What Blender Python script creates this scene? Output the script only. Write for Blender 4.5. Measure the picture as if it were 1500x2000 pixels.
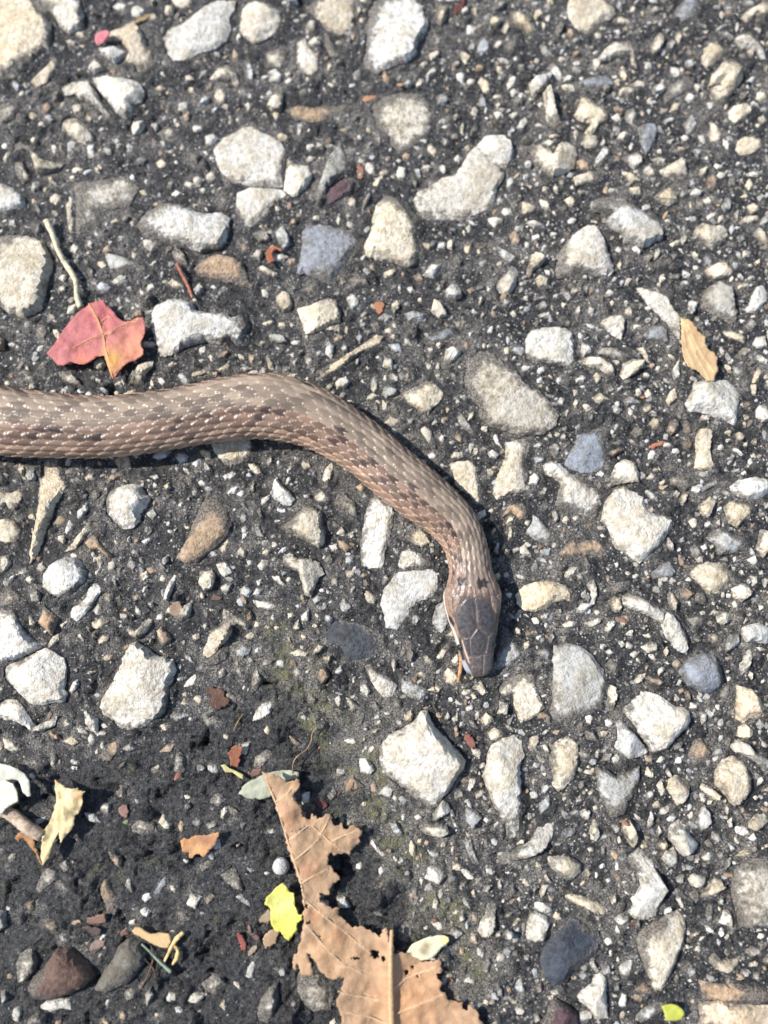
# Close-up of a small brown snake crossing worn asphalt with pale limestone aggregate.
import bpy, math, random
import numpy as np
from mathutils import Vector, Matrix, geometry

for _o in list(bpy.data.objects):
    bpy.data.objects.remove(_o, do_unlink=True)
SC = bpy.context.scene
COL = SC.collection

# ---------------------------------------------------------------- camera (a phone held about 12 cm above the ground)
TILT = math.radians(8.0)
DIST = 116.7                                   # mm from the lens to the ground at the picture centre
cam_d = bpy.data.cameras.new('camera')
cam = bpy.data.objects.new('camera', cam_d)
COL.objects.link(cam)
cam_d.sensor_fit = 'VERTICAL'
cam_d.sensor_height = 4.8
cam_d.sensor_width = 3.6
cam_d.lens = 4.0
cam_d.clip_start = 0.005
cam_d.clip_end = 50.0
cam.location = (0, -DIST * math.sin(TILT) / 1000, DIST * math.cos(TILT) / 1000)
cam.rotation_euler = (TILT, 0, 0)
cam_d.dof.use_dof = True
cam_d.dof.focus_distance = 0.1135
cam_d.dof.aperture_fstop = 1.15
SC.camera = cam

# ---------------------------------------------------------------- sky, sun, exposure
SUN_EL = math.radians(48)
SUN_DIR = Vector((-1.0, 0.22, 0)).normalized()         # towards the sun, on the ground
world = bpy.data.worlds.new('World')
SC.world = world
world.use_nodes = True
wn = world.node_tree.nodes
sky = wn.new('ShaderNodeTexSky')
sky.sky_type = 'NISHITA'
sky.sun_disc = False
sky.sun_elevation = SUN_EL
sky.sun_rotation = math.atan2(SUN_DIR.x, SUN_DIR.y)
bg = wn['Background']
bg.inputs['Strength'].default_value = 0.12
world.node_tree.links.new(sky.outputs[0], bg.inputs[0])
sun_d = bpy.data.lights.new('sun', 'SUN')
sun_d.energy = 4.6
sun_d.angle = math.radians(0.8)
sun_d.color = (1.0, 0.965, 0.92)
sun = bpy.data.objects.new('sun', sun_d)
COL.objects.link(sun)
_to = Vector((SUN_DIR.x * math.cos(SUN_EL), SUN_DIR.y * math.cos(SUN_EL), math.sin(SUN_EL)))
sun.rotation_euler = _to.to_track_quat('Z', 'Y').to_euler()
sun.location = _to * 0.6
SC.view_settings.view_transform = 'Standard'
SC.view_settings.look = 'None'
SC.view_settings.gamma = 1.0
SC.view_settings.use_curve_mapping = False
SC.view_settings.exposure = 0.74
SC.render.engine = 'CYCLES'
SC.cycles.max_bounces = 6
SC.cycles.diffuse_bounces = 3

# ---------------------------------------------------------------- helpers (all lengths in mm until a mesh is linked)
CT, ST = math.cos(TILT), math.sin(TILT)
CAM = np.array([0, -DIST * ST, DIST * CT])

def unp(px, py, z=0.0):
    """photo pixel -> point on the plane at height z (mm)"""
    px = np.asarray(px, float); py = np.asarray(py, float)
    cx = (px - 750) / 2000 * 1.2; cy = -(py - 1000) / 2000 * 1.2
    dx = cx; dy = cy * CT + ST; dz = cy * ST - CT
    t = (z - CAM[2]) / dz
    return np.stack([CAM[0] + dx * t, CAM[1] + dy * t], -1)

def proj(x, y, z):
    """world point (mm) -> photo pixel"""
    vx = x - CAM[0]; vy = y - CAM[1]; vz = z - CAM[2]
    yy = vy * CT + vz * ST; zz = -vy * ST + vz * CT
    return 750 + vx / -zz / 1.2 * 2000, 1000 - yy / -zz / 1.2 * 2000

def lin(r, g, b):
    f = lambda c: (c / 255 / 12.92) if c / 255 <= 0.04045 else ((c / 255 + 0.055) / 1.055) ** 2.4
    return np.array([f(r), f(g), f(b)])

def hash2(ix, iy, seed=0):
    h = (ix.astype(np.int64) * 374761393 + iy.astype(np.int64) * 668265263 + seed * 974634777) & 0xffffffff
    h = ((h ^ (h >> 13)) * 1274126177) & 0xffffffff
    h = (h ^ (h >> 16)) & 0xffffffff
    return h / 4294967295.0

def vnoise(x, y, seed=0):
    """gradient noise, about 0..1"""
    ix = np.floor(x); iy = np.floor(y)
    fx = x - ix; fy = y - iy
    u = fx * fx * fx * (fx * (fx * 6 - 15) + 10); v = fy * fy * fy * (fy * (fy * 6 - 15) + 10)
    def gr(a, b, dx, dy):
        t = hash2(a, b, seed) * 6.2831853
        return np.cos(t) * dx + np.sin(t) * dy
    n00 = gr(ix, iy, fx, fy); n10 = gr(ix + 1, iy, fx - 1, fy); n01 = gr(ix, iy + 1, fx, fy - 1); n11 = gr(ix + 1, iy + 1, fx - 1, fy - 1)
    return 0.5 + 0.75 * ((n00 + (n10 - n00) * u) * (1 - v) + (n01 + (n11 - n01) * u) * v)

def fbm(x, y, octv=4, seed=0, gain=0.5):
    s = 0; a = 1; t = 0
    for o in range(octv):
        ang = 0.5 + o * 0.7
        xr = x * math.cos(ang) - y * math.sin(ang); yr = x * math.sin(ang) + y * math.cos(ang)
        s = s + a * (vnoise(xr * 2 ** o + 17.3 * o, yr * 2 ** o - 9.1 * o, seed + o) * 2 - 1); t += a; a *= gain
    return s / t

def sstep(a, b, x):
    t = np.clip((x - a) / (b - a), 0, 1)
    return t * t * (3 - 2 * t)

def pip(x, y, poly):
    ins = np.zeros(x.shape, bool)
    n = len(poly)
    for i in range(n):
        x1, y1 = poly[i]; x2, y2 = poly[(i + 1) % n]
        if y1 == y2: continue
        c = ((y1 > y) != (y2 > y)) & (x < (x2 - x1) * (y - y1) / (y2 - y1) + x1)
        ins ^= c
    return ins

def segdist(x, y, pts, closed=True):
    d = np.full(x.shape, 1e9)
    n = len(pts)
    for i in range(n if closed else n - 1):
        x1, y1 = pts[i]; x2, y2 = pts[(i + 1) % n]
        ux, uy = x2 - x1, y2 - y1
        L = ux * ux + uy * uy + 1e-12
        t = np.clip(((x - x1) * ux + (y - y1) * uy) / L, 0, 1)
        d = np.minimum(d, (x - x1 - t * ux) ** 2 + (y - y1 - t * uy) ** 2)
    return np.sqrt(d)

def tp(tile, pts, div=10.0):
    ox, oy, s = TILES[tile]
    return [(ox + a / div * s, oy + b / div * s) for a, b in pts]

def make_mesh(name, v, faces, mat=None, smooth=True, col=None, attrs=None, origin=None):
    """v in mm; origin in mm becomes the object's location"""
    v = np.asarray(v, float)
    o = np.zeros(3) if origin is None else np.asarray(origin, float)
    me = bpy.data.meshes.new(name)
    me.from_pydata(((v - o) / 1000).tolist(), [], faces)
    if smooth:
        me.polygons.foreach_set('use_smooth', np.ones(len(me.polygons), bool))
    if col is not None:
        c = np.ones((len(v), 4), np.float32); c[:, :3] = col
        me.attributes.new('Col', 'FLOAT_COLOR', 'POINT').data.foreach_set('color', c.ravel())
    for k, a in (attrs or {}).items():
        me.attributes.new(k, 'FLOAT', 'POINT').data.foreach_set('value', np.asarray(a, np.float32).ravel())
    if mat: me.materials.append(mat)
    me.update()
    ob = bpy.data.objects.new(name, me)
    ob.location = o / 1000
    COL.objects.link(ob)
    return ob

def parent(ob, par):
    ob.parent = par
    ob.matrix_parent_inverse = Matrix.Translation(-par.location)

def tag(o, label, cat=None, group=None, kind=None):
    o['label'] = label
    if cat: o['category'] = cat
    if group: o['group'] = group
    if kind: o['kind'] = kind
    return o

# ---------------------------------------------------------------- materials
class NT:
    def __init__(s, name):
        s.m = bpy.data.materials.new(name); s.m.use_nodes = True
        s.t = s.m.node_tree; s.b = s.t.nodes['Principled BSDF']
        s.pos = s.n('ShaderNodeNewGeometry').outputs['Position']
    def n(s, k, **kw):
        x = s.t.nodes.new(k)
        for a, b in kw.items(): setattr(x, a, b)
        return x
    def put(s, sock, v):
        if hasattr(v, 'is_output'): s.t.links.new(v, sock)
        elif isinstance(v, (tuple, list, np.ndarray)): sock.default_value = tuple(v) + ((1,) if len(v) == 3 and sock.type == 'RGBA' else ())
        else: sock.default_value = v
    def noise(s, scale, detail=4, rough=0.55, dist=0.0):
        x = s.n('ShaderNodeTexNoise'); s.put(x.inputs['Vector'], s.pos)
        x.inputs['Scale'].default_value = scale; x.inputs['Detail'].default_value = detail
        x.inputs['Roughness'].default_value = rough; x.inputs['Distortion'].default_value = dist
        return x.outputs['Fac']
    def voro(s, scale, feature='F1', out='Distance', rnd=1.0):
        x = s.n('ShaderNodeTexVoronoi', feature=feature); s.put(x.inputs['Vector'], s.pos)
        x.inputs['Scale'].default_value = scale; x.inputs['Randomness'].default_value = rnd
        return x.outputs[out]
    def math(s, op, a, b=0.0, c=0.0):
        x = s.n('ShaderNodeMath', operation=op)
        s.put(x.inputs[0], a); s.put(x.inputs[1], b); s.put(x.inputs[2], c)
        return x.outputs[0]
    def ramp(s, v, a, b, lo=0.0, hi=1.0):
        x = s.n('ShaderNodeMapRange', interpolation_type='SMOOTHSTEP')
        s.put(x.inputs['Value'], v)
        for k, q in (('From Min', a), ('From Max', b), ('To Min', lo), ('To Max', hi)): s.put(x.inputs[k], q)
        return x.outputs['Result']
    def mix(s, f, a, b, mode='MIX'):
        x = s.n('ShaderNodeMix', data_type='RGBA', blend_type=mode)
        s.put(x.inputs['Factor'], f); s.put(x.inputs[6], a); s.put(x.inputs[7], b)
        return x.outputs[2]
    def attr(s, name, out='Fac'):
        return s.n('ShaderNodeAttribute', attribute_name=name).outputs[out]
    def bump(s, h, dist, strength=1.0, prev=None):
        x = s.n('ShaderNodeBump'); s.put(x.inputs['Height'], h)
        x.inputs['Distance'].default_value = dist; x.inputs['Strength'].default_value = strength
        if prev is not None: s.put(x.inputs['Normal'], prev)
        return x.outputs['Normal']
    def done(s, base, rough, normal=None, spec=0.5):
        s.put(s.b.inputs['Base Color'], base); s.put(s.b.inputs['Roughness'], rough)
        s.b.inputs['Specular IOR Level'].default_value = spec
        if normal is not None: s.put(s.b.inputs['Normal'], normal)
        return s.m

def mat_stone():
    s = NT('limestone')
    tint = s.attr('Col', 'Color'); edge = s.attr('edge'); dirt = s.attr('dirt')
    n1 = s.noise(380, 3, 0.6); n2 = s.noise(1400, 4, 0.68); n3 = s.noise(4200, 2, 0.6)
    base = s.mix(s.ramp(n1, 0.38, 0.66), tint, s.mix(1.0, tint, (0.80, 0.745, 0.65), 'MULTIPLY'))
    base = s.mix(s.ramp(n2, 0.47, 0.66, 0, 0.75), base, s.mix(1.0, tint, (0.60, 0.56, 0.50), 'MULTIPLY'))
    base = s.mix(s.ramp(n2, 0.47, 0.30, 0, 0.6), base, s.mix(1.0, tint, (1.3, 1.3, 1.3), 'MULTIPLY'))
    # tar and grime left on the buried side and in the pores, patchy
    g = s.math('ADD', s.math('MULTIPLY', n1, 0.8), s.math('MULTIPLY', n2, 0.9))
    g = s.math('ADD', g, s.math('MULTIPLY', n3, 0.6))
    g = s.math('ADD', g, s.math('MULTIPLY', dirt, 0.46))
    g = s.math('SUBTRACT', g, s.math('MULTIPLY', edge, 0.40))
    gm = s.ramp(g, 1.10, 1.46)
    grime = s.mix(s.ramp(n3, 0.38, 0.62), (0.030, 0.028, 0.026), (0.17, 0.15, 0.125))
    base = s.mix(s.math('MULTIPLY', gm, 0.92), base, grime)
    nb = s.bump(n1, 0.0008, 0.8)
    nb = s.bump(n2, 0.00042, 0.9, nb)
    nb = s.bump(n3, 0.00010, 0.8, nb)
    return s.done(base, s.ramp(n2, 0.3, 0.7, 0.55, 0.9), nb, 0.35)

def mat_ground():
    s = NT('worn asphalt')
    n0 = s.noise(120, 3, 0.6); n1 = s.noise(520, 4, 0.68); n2 = s.noise(1700, 4, 0.7); n3 = s.noise(5200, 2, 0.65)
    dust = s.attr('dust'); moss = s.attr('moss')
    base = s.mix(s.ramp(n2, 0.36, 0.62), (0.006, 0.006, 0.007), (0.062, 0.060, 0.058))
    d = s.math('ADD', s.math('MULTIPLY', n1, 0.85), s.math('MULTIPLY', n0, 0.8))
    d = s.math('ADD', d, s.math('MULTIPLY', dust, 0.5))
    d = s.math('ADD', d, s.math('MULTIPLY', n3, 0.45))
    base = s.mix(s.ramp(d, 1.22, 1.52, 0, 0.85), base, s.mix(s.ramp(n3, 0.38, 0.62), (0.055, 0.05, 0.043), (0.29, 0.265, 0.23)))
    # salt-like mineral specks
    def specks(scale, r0, r1, pick):
        x = s.n('ShaderNodeTexVoronoi'); s.put(x.inputs['Vector'], s.pos); x.inputs['Scale'].default_value = scale
        c = s.n('ShaderNodeSeparateColor'); s.put(c.inputs[0], x.outputs['Color'])
        return s.math('MULTIPLY', s.ramp(x.outputs['Distance'], r0, r1), s.ramp(c.outputs[0], pick, pick + 0.05)), c
    sp, c1 = specks(2700, 0.40, 0.24, 0.58)
    sp2, c2 = specks(1400, 0.36, 0.24, 0.78)
    sp = s.math('MULTIPLY', s.math('MAXIMUM', sp, sp2), s.ramp(n1, 0.38, 0.58, 0.15, 1.0))
    sp = s.math('MULTIPLY', sp, s.math('SUBTRACT', 1.0, s.math('MULTIPLY', s.attr('hollow'), 0.7)))
    base = s.mix(s.math('MULTIPLY', sp, 0.85), base, s.mix(c1.outputs[1], (0.52, 0.51, 0.51), (0.25, 0.22, 0.18)))
    # far beyond the close-up the aggregate is too distant to build
    fs, c3 = specks(115, 0.46, 0.40, 0.45)
    fs2, c4 = specks(260, 0.44, 0.38, 0.45)
    fs = s.math('MULTIPLY', s.math('MAXIMUM', fs, fs2), s.attr('far'))
    base = s.mix(fs, base, s.mix(c3.outputs[1], (0.52, 0.50, 0.45), (0.34, 0.31, 0.27)))
    mm = s.math('MULTIPLY', moss, s.ramp(s.math('ADD', n2, s.math('MULTIPLY', n1, 0.6)), 0.68, 0.90))
    base = s.mix(mm, base, s.mix(n3, (0.10, 0.10, 0.03), (0.22, 0.21, 0.09)))
    nb = s.bump(s.math('MULTIPLY', s.voro(850), -1.0), 0.0007, 0.9)
    nb = s.bump(s.math('MULTIPLY', s.voro(2100), -1.0), 0.00035, 1.0, nb)
    nb = s.bump(n2, 0.0008, 1.0, nb)
    nb = s.bump(n3, 0.00035, 1.0, nb)
    return s.done(base, s.ramp(n2, 0.3, 0.7, 0.32, 0.8), nb, 0.5)

def mat_grain():
    s = NT('mineral grains')
    n2 = s.noise(2600, 4, 0.6)
    c = s.attr('Col', 'Color')
    base = s.mix(s.ramp(n2, 0.4, 0.7, 0, 0.7), c, s.mix(1.0, c, (0.5, 0.46, 0.41), 'MULTIPLY'))
    return s.done(base, 0.75, s.bump(n2, 0.0003, 0.7), 0.4)

def mat_snake():
    s = NT('snake skin')
    n = s.noise(5000, 4, 0.6)
    c = s.attr('Col', 'Color')
    base = s.mix(s.ramp(n, 0.35, 0.75, 0, 0.35), c, s.mix(1.0, c, (0.6, 0.55, 0.5), 'MULTIPLY'))
    m = s.done(base, s.ramp(n, 0.3, 0.7, 0.24, 0.42), s.bump(n, 0.00006, 0.6), 0.5)
    s.b.inputs['Subsurface Weight'].default_value = 0.06
    s.b.inputs['Subsurface Radius'].default_value = (0.0008, 0.0004, 0.0002)
    s.b.inputs['Subsurface Scale'].default_value = 1.0
    return m

def mat_leaf(name='dry leaf', transl=0.3, rough=0.6, vein=True):
    s = NT(name)
    n1 = s.noise(500, 5, 0.6); n2 = s.noise(2400, 4, 0.6)
    c = s.attr('Col', 'Color')
    base = s.mix(s.ramp(n1, 0.45, 0.7, 0, 0.5), c, s.mix(1.0, c, (0.78, 0.72, 0.66), 'MULTIPLY'))
    base = s.mix(s.ramp(n2, 0.6, 0.75, 0, 0.55), base, s.mix(1.0, c, (0.50, 0.40, 0.34), 'MULTIPLY'))
    nb = s.bump(n1, 0.0004, 0.5)
    if vein:
        v = s.voro(1500, 'DISTANCE_TO_EDGE')
        vm = s.ramp(v, 0.07, 0.015)
        base = s.mix(s.math('MULTIPLY', vm, 0.2), base, s.mix(1.0, c, (1.25, 1.2, 1.05), 'MULTIPLY'))
        nb = s.bump(vm, 0.00006, 0.5, nb)
    nb = s.bump(n2, 0.0001, 0.6, nb)
    s.done(base, rough, nb, 0.35)
    tr = s.n('ShaderNodeBsdfTranslucent'); s.put(tr.inputs['Color'], base); s.put(tr.inputs['Normal'], nb)
    mx = s.n('ShaderNodeMixShader'); mx.inputs[0].default_value = transl
    s.t.links.new(s.b.outputs[0], mx.inputs[1]); s.t.links.new(tr.outputs[0], mx.inputs[2])
    s.t.links.new(mx.outputs[0], s.t.nodes['Material Output'].inputs['Surface'])
    return s.m

def mat_twig():
    s = NT('dry stalk')
    n1 = s.noise(900, 5, 0.7); n2 = s.noise(4000, 3, 0.6)
    c = s.attr('Col', 'Color')
    base = s.mix(s.ramp(n1, 0.4, 0.65, 0, 0.8), c, s.mix(1.0, c, (0.5, 0.42, 0.36), 'MULTIPLY'))
    return s.done(base, 0.75, s.bump(n2, 0.00012, 0.8, s.bump(n1, 0.0003, 0.7)), 0.3)

def mat_eye():
    s = NT('wet eye')
    return s.done((0.012, 0.010, 0.010), 0.08, None, 0.7)

# ---------------------------------------------------------------- stones traced from the photograph
# tile: name -> (origin x, origin y, photo pixels per unit); 'X' is plain photo pixels
TILES = {'A1': (0, 0, 8/3), 'A2': (400, 0, 8/3), 'A3': (800, 0, 8/3), 'A4': (1100, 0, 8/3),
         'F1': (0, 1750, 10/3), 'F2': (500, 1750, 10/3), 'F3': (1000, 1750, 10/3), 'X': (0, 0, 1),
         'H': (825, 1050, 1.5)}
for _r, _y in zip('BCDE', (375, 750, 1125, 1500)):
    for _c in range(4):
        TILES['%s%d' % (_r, _c + 1)] = (375 * _c, _y, 2.5)
STONES = {
'X': '''w2 318,75 330,55 355,45 375,28 400,8 425,0 458,0 455,15 445,30 448,55 440,75 420,90 385,100 360,115 335,118 322,100
w2 728,0 745,-12 800,-8 822,8 835,45 830,62 815,80 812,100 795,118 775,122 755,130 737,140 715,128 707,117 712,100 713,78 716,55 722,25
w1 418,293 437,270 470,252 488,247 510,258 530,268 548,280 559,302 553,325 551,362 530,364 480,360 455,358 432,335
w2 558,304 566,302 572,315 583,320 600,322 608,340 598,360 580,378 570,380 555,369 558,330
w1 465,378 490,368 520,369 550,372 562,382 545,388 530,400 520,420 490,445 478,440 470,420 463,400
g2 607,400 618,375 630,340 640,310 655,290 663,275 667,288 675,300 682,325 668,340 652,352 640,360 628,380 618,400
k1 722,205 745,188 780,178 815,182 838,200 842,225 838,255 820,270 800,285 780,293 765,280 760,265 745,258 733,240
c2 1112,5 1115,-10 1180,-10 1186,3 1198,12 1202,22 1192,32 1178,38 1168,45 1158,58 1148,66 1138,62 1128,58 1118,45 1113,30
w2 932,280 950,262 985,261 998,275 1004,290 1000,310 990,325 977,322 962,309 947,296
w2 928,285 944,299 959,313 975,327 985,335 978,352 970,365 965,385 955,405 935,415 905,425 880,428 850,430 830,428 812,405 806,390 815,372 840,362 865,345 890,340 905,318 915,300
k1 140,355 250,345 270,365 250,400 195,410 190,440 150,460 144,400
w3 265,437 275,420 295,405 315,393 345,395 375,408 395,415 430,412 445,420 443,450 437,468 425,480 390,485 360,478 335,475 300,465 280,455
w3 295,608 305,592 325,582 350,580 375,590 380,603 400,607 420,605 445,608 452,616 478,610 485,635 480,650 470,672 462,673 450,660 430,668 400,660 375,665 350,675 330,690 310,690 303,660 296,640
c3 735,400 752,378 768,380 785,395 800,412 812,430 817,445 815,465 822,487 815,503 803,514 790,515 770,508 752,503 735,502 718,495 712,480 722,460 728,440 730,420
w3 1085,515 1095,490 1110,470 1130,450 1150,437 1170,440 1180,460 1185,480 1193,500 1200,525 1190,536 1170,535 1145,532 1115,537 1090,540
w2 1030,660 1040,645 1060,640 1085,638 1108,640 1118,652 1122,690 1122,710 1112,722 1095,712 1070,708 1050,703 1030,685
k2 905,740 915,700 940,685 965,690 985,705 1010,725 1030,750 1055,765 1075,785 1090,810 1085,830 1060,845 1020,848 990,840 960,830 940,815 935,790 915,770
w3 1345,785 1352,775 1358,762 1362,745 1390,740 1425,740 1445,760 1448,780 1446,800 1445,825 1437,838 1425,825 1410,815 1390,805 1370,800 1350,797
w3 80,1145 83,1120 95,1105 110,1095 125,1089 145,1092 158,1102 168,1118 170,1130 158,1145 140,1160 115,1170 95,1160
n2 345,1090 360,1065 370,1045 378,1020 385,1000 395,980 410,970 430,975 445,995 450,1020 440,1045 420,1065 400,1080 385,1095 360,1097
w3 703,1108 705,1070 708,1035 713,1000 722,975 735,965 760,990 768,1000 762,1040 752,1070 746,1108
c3 552,1085 565,1080 580,1092 605,1090 622,1100 632,1120 622,1125 615,1140 605,1165 595,1160 590,1135 583,1115 565,1110 553,1100
c2 390,1115 415,1112 420,1125 412,1150 398,1153 388,1140
w1 530,1125 545,1125 555,1138 568,1145 565,1150 545,1142
c1 880,905 895,902 915,900 928,912 932,935 936,960 937,985 930,985 915,965 900,955 890,945 887,925
w1 778,1105 785,1080 800,1072 820,1082 840,1095 847,1105 820,1110 790,1113
w1 780,1119 815,1114 845,1110 857,1120 855,1145 845,1165 830,1172 812,1175 800,1195 790,1205 775,1228 755,1225 752,1200 745,1180 752,1150 765,1135
w2 1065,908 1080,900 1095,905 1110,920 1130,935 1150,948 1165,960 1175,980 1165,1000 1150,1008 1120,1000 1095,995 1083,985 1090,965 1098,945 1085,930 1068,925
n1 1088,1082 1105,1065 1122,1055 1128,1062 1150,1055 1165,1055 1180,1068 1190,1080 1180,1092 1150,1085 1110,1088
b2 1105,905 1115,885 1125,870 1130,850 1150,845 1165,835 1180,820 1190,815 1185,850 1183,880 1180,910 1165,918 1140,922 1118,915
c2 1350,1120 1365,1105 1385,1098 1410,1103 1430,1118 1437,1135 1420,1150 1400,1160 1385,1158 1370,1140 1358,1130
w1 352,1346 362,1330 372,1318 382,1315 385,1325 378,1340 365,1345
w2 712,1300 725,1296 740,1310 760,1325 775,1340 765,1360 750,1362 735,1345 722,1325
g2 1085,1262 1105,1258 1130,1262 1150,1275 1168,1295 1180,1315 1184,1340 1180,1370 1170,1385 1145,1393 1125,1405 1108,1412 1085,1408 1077,1390 1083,1365 1080,1340 1085,1310 1083,1285
w4 742,1460 760,1440 785,1430 810,1415 825,1393 835,1393 840,1405 850,1425 865,1440 880,1455 895,1470 910,1490 905,1505 890,1525 880,1545 865,1560 855,1575 842,1582 825,1568 805,1555 785,1540 765,1525 748,1510 745,1490
g1 785,1327 805,1330 825,1342 838,1352 820,1370 800,1362 785,1350
w3 955,1475 965,1460 985,1445 1005,1440 1020,1450 1025,1475 1015,1500 1018,1530 1020,1560 1018,1590 1015,1620 1010,1640 995,1645 983,1640 987,1620 982,1600 970,1580 960,1555 950,1530 945,1520 952,1505
c2 1070,1460 1085,1445 1110,1440 1128,1455 1130,1490 1120,1520 1105,1535 1092,1545 1082,1535 1078,1510 1072,1490
c3 1405,1510 1420,1485 1440,1480 1460,1490 1472,1520 1470,1545 1455,1565 1442,1578 1432,1568 1420,1550 1405,1535
c3 1070,1675 1090,1676 1115,1678 1135,1690 1135,1705 1120,1718 1108,1724 1095,1712 1082,1700 1070,1688
c2 1088,1745 1105,1745 1125,1750 1150,1757 1170,1765 1185,1778 1182,1788 1165,1785 1145,1775 1120,1765 1095,1755
c3 1243,1845 1250,1825 1270,1812 1295,1800 1310,1787 1328,1785 1340,1800 1341,1825 1335,1850 1325,1875 1315,1900 1305,1920 1295,1938 1285,1940 1275,1915 1262,1890 1248,1865
d3 1065,1855 1080,1830 1100,1805 1125,1790 1150,1810 1170,1825 1178,1840 1165,1865 1145,1885 1120,1900 1110,1920 1085,1930 1065,1910 1062,1880''',
'A1': '''c3 -14,2 0,-6 18,-4 25,5 35,13 35,32 28,40 18,46 10,53 0,56 -12,48
w2 26,-6 58,-6 60,6 60,18 50,23 44,18 38,8 30,3
c2 71,31 78,23 97,14 102,20 107,33 113,36 113,43 108,49 98,53 97,46 91,42 94,36 89,28 82,27
c1 22,60 34,48 39,40 42,43 41,51 33,60 26,63
w3 67,55 78,54 94,57 101,60 104,66 102,72 96,75 99,80 93,89 89,86 81,76 75,68 70,61
w3 44,62 52,58 62,57 67,63 72,71 78,79 84,87 78,86 73,80 66,74 58,71 54,66 46,67
c2 43,86 49,83 56,85 62,91 67,97 67,101 62,104 58,102 50,98 44,95
w1 62,106 69,105 69,114 65,116
c2 8,105 13,97 16,103 22,107 28,113 33,117 46,118 40,124 28,128 25,122 21,110 15,108 9,114
w2 0,134 8,137 16,143 18,150 12,152 -4,156 -10,140
c1 37,145 41,142 46,144 46,149 41,150 37,148
c1 114,119 118,116 123,120 119,125 115,124
k1 140,112 146,114 145,121 139,120
k1 115,97 123,92 128,96 133,103 124,104
w1 140,92 149,92 149,96 142,96
c1 52,124 57,121 62,123 61,126 53,127
b1 1,71 4,70 7,73 4,75
k1 0,76 8,74 13,79 11,86 2,90 -4,84
w1 141,130 145,128 149,131 146,136 142,134
c1 124,-4 140,-4 140,6 134,7 128,3''',
'A2': '''w2 27,8 31,2 38,0 48,2 54,7 56,15 52,22 44,27 36,30 31,27 26,21 27,14
c1 73,5 79,1 88,-4 109,-4 108,20 100,24 90,22 84,15 78,10
c2 76,29 81,26 85,28 85,33 80,34 76,33
k1 87,24 90,25 94,33 98,40 93,43 88,33
w1 67,30 73,28 75,34 82,42 82,50 78,54 70,52 66,44
w2 3,56 9,49 17,44 21,47 24,53 26,59 25,67 22,62 19,57 12,57
c1 9,65 14,65 17,70 15,76 10,76 7,70
k1 44,38 54,34 60,36 59,44 55,50 47,47
w1 46,52 52,50 57,55 55,59 47,60
c2 45,77 48,70 54,62 59,64 57,72 55,80 49,80
n1 60,80 68,77 80,79 92,77 108,75 109,77 100,83 88,87 78,89 66,86
p2 92,138 99,132 107,131 111,133 107,142 98,146 90,148
w1 0,99 6,97 10,101 5,107 0,108
c1 1,128 5,125 9,130 5,133 1,132
g1 68,91 71,89 72,97 68,107
g1 31,48 33,44 36,52 35,60 32,57
c1 29,76 33,75 35,78 32,81
w1 119,105 122,103 123,106 121,109
c1 112,4 115,5 115,10 112,10''',
'A3': '''c2 21,3 26,1 30,5 27,11 23,16 21,14 22,9
c2 73,8 80,7 87,11 91,16 92,20 88,23 83,18 77,14
c1 69,17 72,14 74,19 71,24 67,22
g1 50,33 55,27 58,31 58,37 53,40 50,37
c1 14,39 19,35 23,38 20,42 16,43
c1 36,37 40,38 45,42 41,47 38,43
c1 7,47 12,44 14,47 9,50
k1 72,31 77,28 80,34 76,39 72,37
k1 106,24 110,15 114,17 112,23 109,27
w1 98,48 105,43 108,48 112,55 111,58 106,56 103,51
w2 88,61 92,57 101,54 102,60 97,65 90,69
c3 99,65 103,62 106,68 108,80 113,89 111,92 104,89 101,82 100,74
c3 87,109 95,104 102,109 106,112 110,104 116,102 122,106 123,112 121,120 113,124 106,126 97,120 91,116
c2 127,67 134,71 141,77 147,84 146,89 140,90 134,97 129,96 134,88 125,86 122,82 125,77
c1 125,104 130,98 137,99 138,105 131,109 126,107
w1 81,88 85,85 88,90 83,95 79,93
w1 72,131 75,129 77,135 73,142 71,138
w1 79,143 82,142 82,146 79,147
c1 37,92 40,89 40,99 36,99
k1 45,95 49,90 50,96 44,100
w1 72,84 78,81 80,84 75,88
c1 30,86 35,83 37,86 33,88
w1 23,104 28,102 30,106 26,107
c1 13,106 16,104 20,110 18,114 14,110
w1 40,63 43,64 44,67 41,66
w1 19,27 22,26 23,30 20,31
g1 79,48 84,47 85,52 81,53
g1 93,33 98,31 102,37 106,41 101,41 96,38
w1 119,48 123,47 127,52 124,54 120,51
b1 123,61 133,57 145,56 149,61 140,66 128,66
c1 120,130 132,126 142,125 140,131 132,133 122,136
k1 58,8 64,2 70,0 74,-3 68,6 60,10''',
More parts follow.
